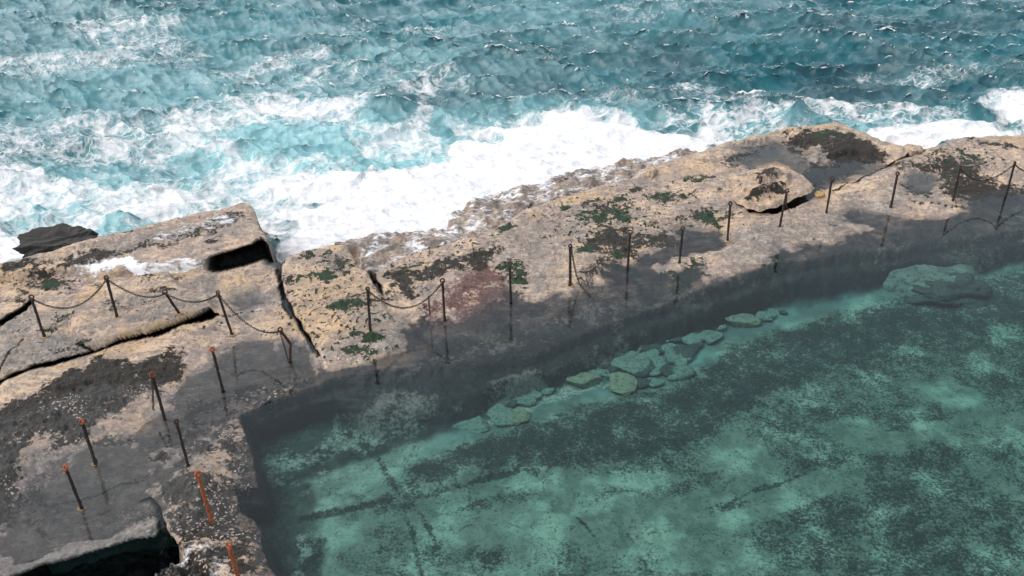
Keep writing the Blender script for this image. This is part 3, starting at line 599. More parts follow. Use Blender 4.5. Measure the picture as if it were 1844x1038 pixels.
# ------------------------------------------------------------------ pool water, a closed body that ends inside the rock
WAT = [(-420, 800), (0, 665), (60, 640), (250, 592), (360, 562), (440, 535), (500, 540), (560, 545), (640, 530), (700, 500), (800, 462), (900, 440), (1000, 400), (1100, 360), (1200, 345), (1285, 300), (1320, 258), (1400, 250), (1500, 240), (1560, 258), (1600, 275), (1670, 280), (1750, 268), (1844, 262), (2400, 245), (2600, 1600), (560, 1600), (500, 1100), (468, 985), (440, 975), (340, 975), (300, 950), (200, 972), (60, 1008), (-60, 1060), (-900, 1500)]
bm = bmesh.new(); wp_ = wpoly(WAT)
top = [bm.verts.new((a, b, 0.0)) for a, b in wp_]; bot = [bm.verts.new((a, b, -2.4)) for a, b in wp_]
bm.faces.new(top); bm.faces.new(bot[::-1])
for i in range(len(top)):
    j = (i + 1) % len(top); bm.faces.new((top[j], top[i], bot[i], bot[j]))
bmesh.ops.recalc_face_normals(bm, faces=bm.faces)
tag(obj('pool_water', bm, M_POOL, smooth=False), kind='structure')

# ------------------------------------------------------------------ sea
SEAZ = -0.95
def ocean(N=1024, L=46.0, seed=5):
    rg = np.random.RandomState(seed)
    k1 = np.fft.fftfreq(N, L / N) * 2 * np.pi; kx, ky = np.meshgrid(k1, k1); k = np.hypot(kx, ky); k[0, 0] = 1e-6
    wd = math.radians(-104); wx, wy = math.cos(wd), math.sin(wd)
    cosf = (kx * wx + ky * wy) / k
    def spec(Lp, small, spread):
        s = np.exp(-1 / (k * Lp) ** 2) / k ** 3.7 * np.abs(cosf) ** spread * np.exp(-(k * small) ** 2)
        s[cosf < 0] *= .25; s[0, 0] = 0; return s
    A = spec(.42, .03, 3.0); A = A / A.sum(); B = spec(2.2, .06, 4); B = B / B.sum()
    C_ = spec(.13, .02, 2.0); C_ = C_ / C_.sum()
    S = A * .085 ** 2 + B * .125 ** 2 + C_ * .046 ** 2
    h = (rg.randn(N, N) + 1j * rg.randn(N, N)) * np.sqrt(S / 2) * N * N
    hh = np.fft.ifft2(h).real * math.sqrt(2)
    H_ = np.fft.fft2(hh)
    dx = np.fft.ifft2(-1j * kx / k * H_).real; dy = np.fft.ifft2(-1j * ky / k * H_).real
    c = .85
    jxx = 1 + c * np.fft.ifft2(kx * kx / k * H_).real * -1; jyy = 1 + c * np.fft.ifft2(ky * ky / k * H_).real * -1
    jxy = -c * np.fft.ifft2(kx * ky / k * H_).real
    return hh, dx * -c, dy * -c, jxx * jyy - jxy ** 2
OC = ocean()
def samp(a, x, y, L=46.0):
    N = a.shape[0]; u = (x / L * N) % N; v = (y / L * N) % N
    i = np.floor(u).astype(int); j = np.floor(v).astype(int); fu = u - i; fv = v - j; i %= N; j %= N; i1 = (i + 1) % N; j1 = (j + 1) % N
    return (a[j, i] * (1 - fu) + a[j, i1] * fu) * (1 - fv) + (a[j1, i] * (1 - fu) + a[j1, i1] * fu) * fv
sx = np.concatenate([np.arange(-1500, -260, 12.0), np.arange(-260, 2110, 2.0), np.arange(2110, 3400, 12.0)])
sy = np.concatenate([np.array([-610, -600, -585, -565, -540, -510, -480, -420, -360, -300, -250, -210, -180, -150.]), np.arange(-140, -60, 5.0), np.arange(-60, 560, 1.6), np.arange(560, 720, 6.0)])
SXp, SYp = np.meshgrid(sx, sy[::-1]); SX, SY = unproj(SXp, SYp, SEAZ)
# the far rows run out to the horizon
pw = SX, SY
amp = np.where(SYp < -60, np.clip((SYp + 250) / 190, 0, 1), 1.0)
hh, dx, dy, J = (samp(a, SX + 3, SY + 5) for a in OC)
PXo, PYo = proj(SX + 1.1 * fbm(SX, SY, 3.0, 4, 201), SY + 1.1 * fbm(SX, SY, 3.0, 4, 202), SEAZ)
def so(items, soft=.55):
    m = np.zeros(SX.shape)
    for it in items:
        d = polysd(PXo, PYo, it[1], 120) / 40.0 if isinstance(it[1], list) else blob(PXo, PYo, *it[1:])
        m = np.maximum(m, it[0] * sstep(-soft, soft, d))
    return m
dens = so([
 (1.0, [(500, 470), (545, 405), (470, 372), (560, 345), (690, 325), (740, 300), (780, 262), (830, 225), (900, 212), (1000, 205), (1100, 208), (1160, 240), (1230, 240), (1320, 262), (1260, 330), (900, 470), (660, 540), (520, 520)]),
 (1.0, [(1530, 262), (1570, 232), (1650, 218), (1730, 212), (1800, 222), (1844, 240), (1900, 270), (1700, 290), (1600, 300)]),
 (.9, [(1780, 185), (1820, 160), (1900, 150), (1900, 230), (1830, 220)]),
 (.68, [(-100, 330), (60, 300), (180, 340), (300, 300), (480, 320), (560, 380), (520, 460), (380, 420), (200, 450), (100, 500), (-100, 560)]),
 (.60, [(230, 260), (330, 190), (480, 170), (640, 160), (760, 165), (800, 200), (780, 260), (700, 330), (520, 350), (380, 330), (260, 320)]),
 (.92, [(-100, 420), (40, 400), (130, 400), (200, 430), (100, 480), (-100, 560)]), (.85, 560, 330, 150, 26, 4), (.8, 250, 370, 120, 20, -6), (.75, 520, 200, 160, 18, -4),
 (.46, 120, 270, 280, 80, -4), (.36, 600, 150, 260, 50, 0), (.42, 240, 60, 160, 40, 10), (.30, 720, 60, 120, 20), (.40, 500, 110, 120, 18, -14), (.26, 1200, 15, 300, 16), (.5, 720, 160, 100, 20, -20),
 (.48, 1320, 225, 160, 34, 0), (.5, 1430, 200, 200, 24, -6), (.62, 1290, 225, 60, 24), (.5, 1600, 205, 140, 24), (.36, 1300, 170, 160, 30, 0), (.3, 1050, 180, 200, 20), (.42, 60, 120, 300, 30, -4), (.36, 1700, 130, 160, 20), (.2, 1500, 20, 300, 16),
])
hole = so([(1, 690, 195, 60, 30, -10), (.75, 530, 250, 120, 40, 6), (.6, 690, 295, 100, 20, 4), (.5, 580, 296, 60, 16), (.85, 205, 425, 46, 26, 30), (.55, 240, 402, 60, 18), (.65, 860, 246, 60, 14, 0), (.6, 640, 160, 60, 14), (.6, 320, 290, 60, 20), (.5, 150, 300, 80, 24), (.5, 90, 380, 60, 14), (.8, 1425, 222, 26, 12)], .45)
dens = dens * (1 - .85 * hole)
dens = np.maximum(0, dens + .10 * fbm(SX, SY, 2.2, 4, 210) * (dens > .05))
dens[SYp < -60] = .15
aer = np.maximum(so([(.85, 520, 270, 280, 80, 0), (.7, 200, 380, 260, 100, 0), (.95, 900, 300, 400, 100, 0), (.35, 350, 180, 380, 80), (.3, 700, 130, 400, 50), (.2, 250, 80, 400, 80), (.2, 1100, 30, 300, 60, 0), (.6, 1650, 240, 260, 40), (.5, 1350, 235, 200, 30), (.5, 1430, 225, 40, 20)], .7), .85 * dens ** 1.5)
aer = aer * (1 - .2 * fbm(SX, SY, 1.5, 3, 207))
dkm = so([(1, 1000, 150, 300, 70, 0), (.9, 1450, 140, 500, 90), (.7, 1500, 60, 500, 60), (.9, 700, 190, 60, 30)], .7)
# crests and swell: the water heaps where it meets the rock
crest = sstep(.25, -.2, J) * .75
calm = 1 - .45 * sstep(.6, 1.0, dens)
heap = .10 * sstep(.7, 1, dens) * (1 + .5 * fbm(SX, SY, 1.2, 4, 220)) + .025 * dens * fbm(SX, SY, .3, 3, 221)
wave = .42 * np.exp(-(((PXs if False else PXo) - 1425) / 40) ** 2 - ((PYo - 222) / 13) ** 2) + .30 * np.exp(-((PXo - 110) / 200) ** 2 - ((PYo - 140) / 14) ** 2) + .35 * np.exp(-((PXo - 690) / 60) ** 2 - ((PYo - 185) / 26) ** 2) + .25 * np.exp(-((PXo - 205) / 40) ** 2 - ((PYo - 418) / 20) ** 2)
SZ = SEAZ + (hh * calm) * amp + heap + wave
SV = np.stack([SX + dx * amp * calm, SY + dy * amp * calm, SZ], -1).reshape(-1, 3)
SF = grid_faces(*SX.shape)
# leave out the sea under the inner part of the rock
sl = polysd(SX, SY, wpoly(LAND)).ravel(); kp = ~(sl[SF] > 1.6).all(1)
tag(grid_object('sea', SV, SF[kp], {'sea': rgba(dens, aer, crest, dkm)}, M_SEA), kind='structure')

# ------------------------------------------------------------------ loose rocks
def rock_bm(size, seed, cuts=14, rough=.10, sub=4, tight=.62):
    """boulder: a sphere planed by random flats, then roughened"""
    rg = random.Random(seed); bm = bmesh.new(); bmesh.ops.create_icosphere(bm, subdivisions=sub, radius=1.0)
    planes = []
    for i in range(cuts):
        n = Vector((rg.gauss(0, 1), rg.gauss(0, 1), rg.gauss(0, .8))).normalized(); planes.append((n, rg.uniform(tight, .9)))
    planes.append((Vector((0.05, -.05, 1)).normalized(), tight * .9))
    for v in bm.verts:
        p = v.co.copy()
        for n, d in planes:
            e = p.dot(n) - d
            if e > 0: p -= n * e
        v.co = p
    co = np.array([v.co[:] for v in bm.verts]); nrm = co / np.linalg.norm(co, axis=1, keepdims=True)
    d = fbm(co[:, 0] * 1.3 + seed, co[:, 1] * 1.3 + co[:, 2] * 1.7, .7, 4, seed % 40) * rough
    co = (co + nrm * d[:, None]) * np.array(size)
    for v, c in zip(bm.verts, co): v.co = c
    return bm
def place_rock(name, label, px, py, zc, size, rz, seed, mat, cat='rock', group=None, **kw):
    p = P(px, py, zc); bm = rock_bm(size, seed, **kw); bmesh.ops.rotate(bm, verts=bm.verts, matrix=Matrix.Rotation(math.radians(rz), 3, 'Z'))
    o = obj(name, bm, mat); o.location = p; return tag(o, label, cat, group)
M_BOUL = stone_material('weathered_sandstone', (.52, .37, .25), (.42, .31, .24), (.13, .09, .07))
M_MUSS = stone_material('black_mussel_crust', (.022, .018, .015), (.040, .032, .025), (.010, .009, .008), .3, 1.4)
M_CRUST = stone_material('purple_brown_crust', (.12, .075, .065), (.075, .05, .05), (.04, .03, .03), 0, 1.5)
M_SUB = stone_material('pale_submerged_stone', (.30, .33, .27), (.23, .26, .22), (.10, .12, .10))
M_SUBM = stone_material('mossed_submerged_stone', (.26, .29, .24), (.16, .18, .16), (.07, .08, .07), 0, .5)
M_SUBO = stone_material('ochre_submerged_stone', (.38, .34, .23), (.30, .27, .19), (.14, .13, .09))
M_SUBD = stone_material('weedy_submerged_stone', (.10, .11, .10), (.06, .07, .065), (.035, .04, .04))

# the undercut boulder: a thick tilted plate with a cavity below it
def outline_slab(pts, ztop, thick, tilt, seed, under=.75):
    """a thick plate grown from its outline: rounded rim, rough top, narrower underside"""
    w_ = wpoly(pts, ztop); c = w_.mean(0); n = 96
    seg = np.concatenate([w_, w_[:1]]); dl = np.hypot(*(np.diff(seg, axis=0).T)); s_ = np.concatenate([[0], np.cumsum(dl)]); tt = np.linspace(0, s_[-1], n, endpoint=False)
    ring = np.stack([np.interp(tt, s_, seg[:, 0]), np.interp(tt, s_, seg[:, 1])], 1) - c
    bm = bmesh.new(); rows = []
    prof = [(0.0, 1), (.15, 1), (.3, 1), (.45, 1), (.6, 1), (.72, .99), (.82, .97), (.9, .93), (.96, .85), (1.0, .68), (1.01, .5), (.99, .32), (.95, .18), (.88, .08), (under, .0), (.4, -.02)]
    for r, hgt in prof[1:]:
        xy = ring * r
        x, y = xy[:, 0], xy[:, 1]
        rim = 1 + .10 * fbm(x * 1.5 + seed, y * 1.5 + hgt * 5, .5, 4, seed)
        zz = thick * hgt + (.10 * fbm(x + seed, y, .5, 5, seed, .6) * (hgt > .5)) * min(1, 1.2 - r * .4) + tilt[0] * x + tilt[1] * y + .02 * np.sin(hgt * 26 + seed) * (hgt < .95)
        rows.append([bm.verts.new((x[i] * rim[i], y[i] * rim[i], zz[i])) for i in range(n)])
    a = bm.verts.new((0, 0, thick + .05)); b = bm.verts.new((0, 0, -.02 * thick))
    for i in range(n):
        j = (i + 1) % n; bm.faces.new((a, rows[0][i], rows[0][j])); bm.faces.new((b, rows[-1][j], rows[-1][i]))
        for r0, r1 in zip(rows[:-1], rows[1:]): bm.faces.new((r0[i], r1[i], r1[j], r0[j]))
    bmesh.ops.recalc_face_normals(bm, faces=bm.faces)
    return bm, Vector((c[0], c[1], ztop - thick))
L0 = [(1318, 352), (1324, 334), (1346, 318), (1380, 304), (1425, 302), (1448, 316), (1466, 340), (1456, 350), (1430, 357), (1400, 370), (1372, 377), (1348, 374), (1328, 365)]
L1 = [(1330, 344), (1340, 320), (1356, 300), (1384, 291), (1412, 296), (1428, 312), (1420, 332), (1398, 344), (1376, 352), (1350, 354)]
L2 = [(1358, 312), (1372, 300), (1396, 296), (1412, 304), (1404, 318), (1384, 321), (1366, 326)]
L3 = [(1336, 352), (1352, 344), (1378, 334), (1410, 330), (1418, 342), (1396, 352), (1366, 360), (1342, 360)]
bx_, by_ = unproj([1300, 1490], [395, 280], .25); nx_, ny_ = 200, 240
BX, BY = np.meshgrid(np.linspace(bx_.min() - .6, bx_.max() + .6, nx_), np.linspace(by_.min(), by_.max(), ny_))
n_a = fbm(BX, BY, .6, 5, 301, .6); n_b = fbm(BX, BY, .2, 4, 302, .6); BXw = BX + .09 * n_a + .05 * n_b; BYw = BY + .12 * n_b + .05 * n_a
q0 = polysd(BXw, BYw, wpoly(L0, .26)); q1 = polysd(BXw, BYw, wpoly(L1, .36)); q2 = polysd(BXw, BYw, wpoly(L2, .50)); q3 = polysd(BXw, BYw, wpoly(L3, .38))
yc = (BY - by_.min()) / (by_.max() - by_.min())
mid_z = .22 - .18 * sstep(.25, 1, yc) + .08 * sstep(-.2, .8, (BX - BX.mean()) / 1.0)
tz = mid_z + .10 * np.sqrt(sstep(0, .09, q0)) + .13 * sstep(-.02, .10, q1) + .12 * sstep(0, .10, q2) + .08 * sstep(0, .10, q3) + (.06 * n_a + .035 * n_b) * sstep(0, .1, q0)
st_ = (tz * 22 + n_a * 1.5); tz = tz + .012 * (np.floor(st_) + sstep(.3, .7, st_ - np.floor(st_)) - st_) * sstep(0, .1, q0)
bz = mid_z - .09 * np.sqrt(sstep(0, .30, q0)) - .22 * sstep(.25, .6, q0)
BV = np.concatenate([np.stack([BX, BY, tz], -1).reshape(-1, 3), np.stack([BX, BY, bz], -1).reshape(-1, 3)])
BF = grid_faces(*BX.shape); BF = BF[(q0.ravel()[BF] > -.004).any(1)]
BF = np.concatenate([BF[:, ::-1], BF + BX.size])
crust = np.maximum(sstep(-.06, .10, q2 + .22 * n_b), sstep(-.06, .10, q3 + .22 * n_b)); o_ = np.ones(BX.shape)
def two(*a): h_ = rgba(*a); return np.concatenate([h_, h_])
att_b = {'mask_a': two(.62 * crust + .25 * (n_b > .1), .7 * sstep(.0, .3, n_a - .1) * sstep(.06, 0, np.abs(q1)), .8 * crust, .35 * sstep(.25, -.1, q1 - .3)), 'mask_b': two(.6 * sstep(0, .3, n_a), .2 * o_, 0 * o_, 0 * o_),
         'mask_c': two(0 * o_, 0 * o_, 0 * o_, .9 * sstep(.10, -.01, mid_z + .04 - tz + .03 * n_b) * 0), 'mask_d': two(0 * o_, 0 * o_, 0 * o_, 0 * o_)}
tag(grid_object('boulder', BV, BF, att_b, M_ROCK), 'undercut tan boulder lying loose on the shelf, black hollow beneath it', 'boulder')
tag(place_rock('rock', '', 112, 446, SEAZ + .25, (1.25, .62, .62), 22, 12, M_MUSS, cuts=5, rough=.32, sub=6), 'black mussel-crusted rock standing in the surf behind the big left block', 'rock')
place_rock('stone', 'small orange stone lying in front of the end of the undercut boulder', 1476, 352, .16, (.13, .12, .14), 20, 31, M_GROUT, 'stone', sub=3)
place_rock('stone', 'pale upright lump near the seaward rim, wet channel beside it', 1174, 308, .13, (.17, .30, .20), -10, 33, M_BOUL, 'stone')
place_rock('stone', 'small tan stone wedged on the seaward rim beside the crack', 1643, 271, .12, (.30, .28, .20), 10, 35, M_BOUL, 'stone')
place_rock('submerged_boulder', 'large rounded boulder under the pool water at the right, weedy front side', 1662, 500, -.82, (1.28, 1.15, .46), 4, 18, M_SUBM, 'boulder', cuts=3, rough=.12, tight=.85, sub=5)
sb = bpy.data.objects['submerged_boulder']; q = obj('weed_cover', rock_bm((1.0, .62, .34), 21, cuts=3, rough=.5, sub=5, tight=.85), M_SUBD, sb); q.location = (.25, -.72, .06)
FL = -.76
SUBS = [
 (1052, 684, .33, .20, .15, 3, M_SUBO, 'ochre oblong stone at the lower left end of the sunken rubble'),
 (1117, 692, .30, .30, .12, 10, M_SUBO, 'ochre flat stone, nearest to the weed among the sunken rubble'),
 (934, 746, .22, .30, .10, 5, M_SUBO, 'squarish ochre stone lying alone below the two sunken pale slabs'),
 (898, 742, .30, .38, .07, 30, M_SUB, 'pale angular slab touching the squarish ochre stone under water'),
 (845, 757, .42, .36, .06, -10, M_SUB, 'broad pale slab sunk at the left end of the sandy lane'),
 (1128, 656, .42, .34, .14, 24, M_SUB, 'largest green-grey stone in the sunken rubble, ochre stones below it'),
 (1082, 672, .24, .17, .10, -12, M_SUB, 'pale stone between the ochre oblong and the largest sunken stone'),
 (1156, 664, .26, .24, .12, 50, M_SUBD, 'dark stone touching the right side of the largest sunken stone'),
 (1332, 578, .38, .24, .14, -6, M_SUBO, 'long ochre-grey stone at the upper right end of the sandy lane'),
 (1372, 570, .20, .16, .10, 12, M_SUB, 'small stone at the right of the long ochre-grey sunken stone'),
]
for i, (px, py, a, b, c, rz, mt, lb) in enumerate(SUBS):
    place_rock('submerged_stone', lb, px, py, FL + c * .4, (a * 1.2, b * 1.2, c * 1.1), rz, 60 + i, mt, 'stone', cuts=8, rough=.17, tight=.45)
rg = random.Random(4)
RUB = [(1130, 640, .12), (1208, 648, .14), (1192, 632, .12), (1240, 645, .13), (1222, 626, .12), (1258, 620, .13), (1165, 652, .12), (1275, 600, .14), (1250, 598, .12), (1176, 618, .14), (1212, 680, .13), (1410, 562, .12), (1384, 574, .12), (1300, 590, .13), (1145, 672, .12), (1095, 655, .12), (985, 705, .14), (920, 728, .13), (1170, 640, .26), (1188, 655, .20), (1200, 668, .24), (1215, 640, .24), (1205, 628, .22), (1232, 635, .26), (1225, 655, .22), (1182, 672, .18), (1172, 628, .24), (1140, 635, .18), (1245, 612, .24), (1218, 612, .20), (1262, 608, .18), (1196, 612, .20), (1156, 690, .24), (1180, 688, .2), (1232, 670, .26), (1248, 628, .16), (1232, 600, .2), (1285, 607, .22), (1100, 668, .16), (1150, 622, .2), (1390, 566, .16), (1352, 582, .16), (950, 722, .2), (965, 712, .16), (1062, 660, .14), (1210, 596, .18)]
for i, (px, py, r) in enumerate(RUB):
    place_rock('submerged_stone', 'one of the small stones of the sunken rubble heap on the sandy lane', px, py, FL + .04, (r * rg.uniform(.9, 1.3), r * rg.uniform(.6, .9), r * rg.uniform(.35, .6)), rg.uniform(0, 90), 90 + i, [M_SUB, M_SUB, M_SUBD][i % 3], 'stone', 'small stones heaped on the sandy lane under water', cuts=7, rough=.09, tight=.48, sub=3)

# ------------------------------------------------------------------ posts and chains
def tube(bm, pts, radii, seg=10, rough=0.0, seed=0):
    rg = random.Random(seed); rows = []
    for i, p in enumerate(pts):
        a = pts[max(0, i - 1)]; b = pts[min(len(pts) - 1, i + 1)]; t = (b - a).normalized()
        u = t.cross(Vector((0, 1, .1))).normalized(); v = t.cross(u).normalized()
        rows.append([bm.verts.new(p + (u * math.cos(k * 2 * math.pi / seg) + v * math.sin(k * 2 * math.pi / seg)) * radii[i] * (1 + rg.uniform(-rough, rough))) for k in range(seg)])
    for r0, r1 in zip(rows[:-1], rows[1:]):
        for k in range(seg): bm.faces.new((r0[k], r0[(k + 1) % seg], r1[(k + 1) % seg], r1[k]))
    bm.faces.new(rows[0][::-1]); bm.faces.new(rows[-1]); bmesh.ops.recalc_face_normals(bm, faces=bm.faces)
def torus(bm, M, R_, r, n=14, m=7, sy=1.0):
    rows = []
    for i in range(n):
        a = 2 * math.pi * i / n; c, s_ = math.cos(a), math.sin(a)
        rows.append([bm.verts.new(M @ Vector(((R_ + r * math.cos(2 * math.pi * k / m)) * c, (R_ + r * math.cos(2 * math.pi * k / m)) * s_ * sy, r * math.sin(2 * math.pi * k / m)))) for k in range(m)])
    for i in range(n):
        for k in range(m): bm.faces.new((rows[i][k], rows[(i + 1) % n][k], rows[(i + 1) % n][(k + 1) % m], rows[i][(k + 1) % m]))
HP = 1.0
TOPS = {}
def post(key, tpx, tpy, bpx, bpy_, label, group, mat=M_IRON, knee=None, grout=True, h=HP, ringrot=0, thick=.027, matr=None):
    x, y = unproj(bpx, bpy_, 0.0); zb = min(.35, max(-.08, ground_z(x, y)))
    for _ in range(3): x, y = unproj(bpx, bpy_, zb); zb = min(.35, max(-.08, ground_z(x, y)))
    base = Vector((float(x), float(y), zb))
    if h is None: h = HP
    a = Vector((0, 0, H)); q = P(tpx, tpy, 0); d = (q - a).normalized(); up = base + Vector((0, 0, h - max(0, zb) * .0))
    top = a + d * (up - a).dot(d)
    e = bpy.data.objects.new('iron_post', None); sc.collection.objects.link(e); e.location = base; tag(e, label, 'post', group)
    T = top - base; seed = sum(ord(ch) for ch in key) * 7 % 97
    bm = bmesh.new(); pts = [Vector((0, 0, -.12))]
    if knee:
        kq = P(knee[0], knee[1], 0); kd = (kq - a).normalized(); kk = a + kd * (base + Vector((0, 0, h * .5)) - a).dot(kd) - base
        pts += [kk * t for t in (0, .25, .5, .75, 1)] + [kk + (T - kk) * t for t in (.2, .4, .6, .8, 1)]
    else: pts += [T * (t / 12) for t in range(13)]
    rg_ = random.Random(seed); pts = [p + Vector((rg_.uniform(-.003, .003), rg_.uniform(-.003, .003), 0)) for p in pts]
    rad = [thick * (1.25 if i < 2 else 1.0) * rg_.uniform(.9, 1.12) for i in range(len(pts))]
    tube(bm, pts, rad, 10, .10, seed); obj('pole', bm, mat, e)
    bm = bmesh.new(); tdir = (T - (pts[-3])).normalized()
    Mx = Matrix.Translation(T + tdir * .030) @ tdir.to_track_quat('Z', 'Y').to_matrix().to_4x4() @ Matrix.Rotation(math.radians(90 + 0), 4, 'X') @ Matrix.Rotation(math.radians(0), 4, 'Z')
    Mx = Matrix.Translation(T + tdir * .030) @ Matrix.Rotation(math.radians(ringrot + rg_.uniform(-50, 50)), 4, 'Z') @ Matrix.Rotation(math.radians(62), 4, 'X')
    torus(bm, Mx, .040 * rg_.uniform(.85, 1.15), .017 * rg_.uniform(.8, 1.25), 16, 8); obj('eye_ring', bm, matr or (mat if mat is not M_IRON else M_RUSTB), e)
    if grout:
        bm = rock_bm((.085, .06, .02), seed + 3, cuts=5, rough=.3, sub=3); g = obj('footing', bm, M_GROUT, e); g.location = (0, 0, .004 if zb > 0 else .01)
    TOPS[key] = top + tdir * .03; return e
G1 = 'rusty iron posts along the rock shelf'
post('A', 57, 538, 80, 607, 'leftmost post of the back row, chain sagging from it to the right', G1)
post('B', 192, 503, 211, 571, 'back row post beside the patch of white foam on the slab', G1)
post('C', 298, 528, 326, 579, 'short steeply leaning post with orange footing on the raised slab', G1, h=.72)
post('D', 393, 530, 417.5, 601, 'post beside the end of the dark undercut crack, chains on both sides', G1)
post('E', 506, 596, 522, 653, 'kinked post with a chain dangling down beside it', G1, M_RUSTB, knee=(523.5, 620), h=.8, grout=False)
post('F', 662, 523, 667, 597, 'post standing on the mossy block, chain hanging to its right', G1)
post('G', 797, 508, 801, 578, 'post at the lower edge of the red crust, chain coming from the left', G1, grout=False)
post('H', 918, 478, 920, 547, 'post to the right of the red crust, in dark shallow water, no chain', G1, grout=False)
post('I', 1027, 446, 1026, 516, 'post with a bundle of loose chain hanging straight down it', G1, h=.95)
post('J', 1135, 420, 1130, 485, 'post in front of the brown weed patch, just right of the chain bundle post', G1, grout=False)
post('K', 1229, 414, 1223.5, 474, 'post standing just behind the round dark weed clump under water', G1, grout=False)
post('L', 1315, 369, 1310, 434, 'post with a pale footing on dry rock, left of the undercut boulder', G1)
post('M', 1417, 346, 1404, 408, 'post in front of the black hollow under the boulder, thin chain hanging off it', G1, grout=False)
post('N', 1498, 324, 1488, 383, 'post immediately right of the undercut boulder', G1, grout=False)
post('O', 1616, 315, 1604, 374, 'chainless post between the boulder and the far right pair of chained posts', G1, grout=False)
post('Q', 1729, 303, 1716, 362, 'second post from the right edge, chain running right from its ring', G1, grout=False)
post('R_', 1827, 296, 1811, 355, 'rightmost post, chains leaving it on both sides', G1, grout=False)
G2 = 'rusty iron posts on the lower left slab'
post('S', 383, 632, 402, 706, 'post with red-brown ring nearest to the kinked post, at the flooded slab corner', G2, matr=M_RUST, grout=False)
post('T', 275, 677, 297, 756, 'orange-ringed post with a thin chain on its left side, by the dark weed band', G2, matr=M_RUST, grout=False, ringrot=20)
post('U', 148, 762, 173, 837, 'thick orange-headed post wound with chain, ochre patch at its foot', G2, matr=M_RUST, thick=.028)
post('V', 119, 845, 148, 917, 'post with small rusty head nearest the lower left corner, two ochre patches at its foot', G2, matr=M_RUST)
post('W', 318, 762, 339, 840, 'post with an open round ring standing left of the pool corner', G2, M_IRON, matr=M_RUSTB, grout=False, thick=.026)
post('X', 357, 857, 382, 942, 'bright orange flaking post on the barnacled block', G2, M_RUST, grout=False, thick=.030)
post('Y', 413, 985, 437, 1068, 'bright rust post cut off by the bottom edge of the picture', G2, M_RUST, grout=False, thick=.034)

def chain(pts3, label, group=None, link=.062, wire=.0075, mat=M_CHAIN, name='chain'):
    """links threaded along a polyline of 3-D points"""
    P_ = [Vector(p) for p in pts3]; L_ = [0]
    for a, b in zip(P_[:-1], P_[1:]): L_.append(L_[-1] + (b - a).length)
    n = max(2, int(L_[-1] / (link * .74))); bm = bmesh.new()
    for i in range(n + 1):
        s_ = L_[-1] * i / n; k = min(len(P_) - 2, max(0, int(np.searchsorted(L_, s_)) - 1)); seg = (P_[k + 1] - P_[k])
        p = P_[k] + seg * ((s_ - L_[k]) / max(1e-6, seg.length)); t = seg.normalized()
        q = t.to_track_quat('X', 'Z').to_matrix().to_4x4()
        M_ = Matrix.Translation(p) @ q @ Matrix.Rotation(math.radians(90 * (i % 2) + 35), 4, 'X') @ Matrix.Diagonal((1.35, .8, 1, 1))
        torus(bm, M_, link * .36, wire, 10, 6)
    return tag(obj(name, bm, mat), label, 'chain', group)
def sag(a, b, drop, n=24, bias=0.0):
    out = []
    for i in range(n + 1):
        t = i / n; p = a.lerp(b, t); p = p + Vector((0, 0, -drop * 4 * t * (1 - t) * (1 + bias * (t - .5)))); out.append(p)
    return out
GC = 'chains strung between the posts'
OFF = Vector((0, 0, -.03))
chain(sag(TOPS['A'] + OFF, TOPS['B'] + OFF, .42, bias=-.2), 'chain sagging between the two leftmost back posts', GC)
chain(sag(TOPS['B'] + OFF, TOPS['C'] + OFF, .22, bias=.3), 'chain sagging from the foam-side post to the short leaning post', GC)
chain(sag(TOPS['C'] + OFF, TOPS['D'] + OFF, .20), 'chain between the short leaning post and the post by the dark crack', GC)
chain(sag(TOPS['D'] + OFF, TOPS['E'] + OFF, .34), 'chain sagging from the dark-crack post down to the kinked post', GC)
chain(sag(TOPS['F'] + OFF, TOPS['G'] + OFF, .52), 'deeply sagging chain between the mossy block post and the red crust post', GC)
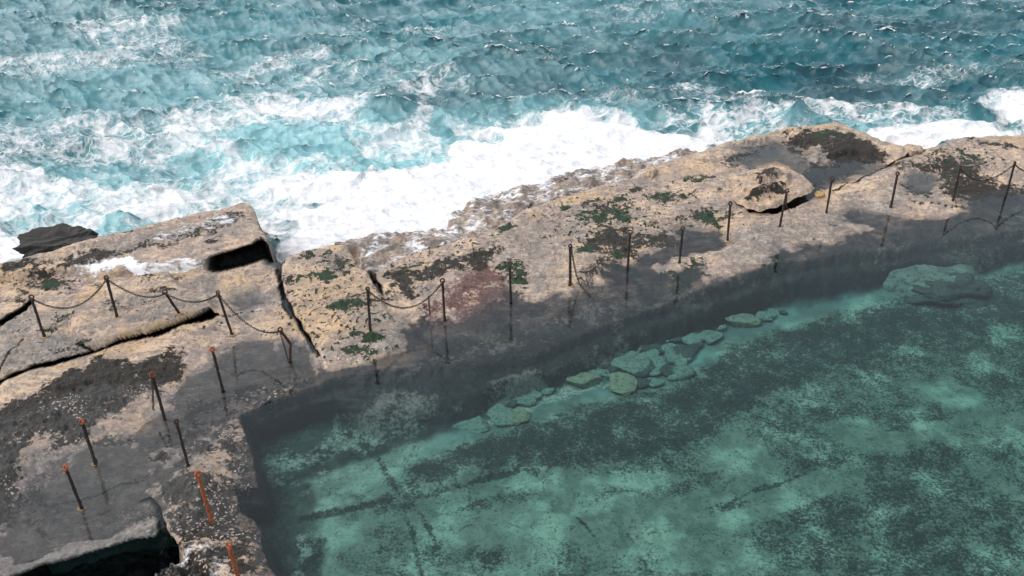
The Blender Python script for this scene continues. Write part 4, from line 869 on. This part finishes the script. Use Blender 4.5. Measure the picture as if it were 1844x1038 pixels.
chain(sag(TOPS['Q'] + OFF, TOPS['R_'] + OFF, .38), 'chain sagging between the two rightmost posts', GC)
p2 = TOPS['R_'] + Vector((1.55, .55, -.05)); chain(sag(TOPS['R_'] + OFF, p2, .35), 'chain leaving the picture at the right edge', GC)
def hang(key, dx, length, label, end=None, jit=0):
    t = TOPS[key]; rg_ = random.Random(len(key) + int(length * 100)); pts = []
    for i in range(13):
        k = i / 12; pts.append(t + Vector((dx * k + rg_.uniform(-jit, jit), -.03 - .02 * k, -.03 - length * k)))
    if end:
        pts += [Vector(e) for e in end]
    return chain(pts, label, 'loose chain ends hanging from posts')
b = TOPS['E']; hang('E', .07, .72, 'chain end dangling from the kinked post to its foot')
g = P(1040, 520, .03); hang('I', .03, .86, 'loose chain hanging closest against its post, one of a bundle')
t = TOPS['I']; chain([t + Vector((.02, -.02, -.02)), t + Vector((.07, -.03, -.35)), t + Vector((.14, -.04, -.70)), P(1044, 512, .06), P(1052, 522, .04), P(1062, 530, .03)], 'loose chain fanning out to the right from the bundle onto the rock', 'loose chain ends hanging from posts')
t = TOPS['M']; chain([t + Vector((0, -.02, -.02)), t + Vector((.03, -.03, -.4)), P(1420, 378, .12), P(1424, 395, .05), P(1433, 413, .025), P(1418, 425, .02), P(1409, 440, .0), P(1405, 455, -.02)], 'thin chain hanging by the boulder hollow and trailing over the wet rock', 'loose chain ends hanging from posts', link=.045, wire=.0055)
t = TOPS['Q']; chain([t + Vector((0, -.02, -.35)), t + Vector((-.02, -.05, -.6)), P(1722, 371, .05)], 'short chain end hanging low on the second post from the right', 'loose chain ends hanging from posts', link=.045, wire=.0055)
hang('T', -.12, .72, 'thin chain hanging on the left of the orange-ringed post', jit=.01)
hang('U', .05, .88, 'chain wound down the thick orange-headed post', jit=.02)
hang('F', .03, .30, 'short chain end beside the mossy block post')
t = TOPS['G']; chain([t + Vector((-.30, -.02, -.38)), t + Vector((-.30, -.02, -.60)), t + Vector((-.30, -.02, -.80))], 'chain end hanging off the deep sagging chain near the red crust post', 'loose chain ends hanging from posts')
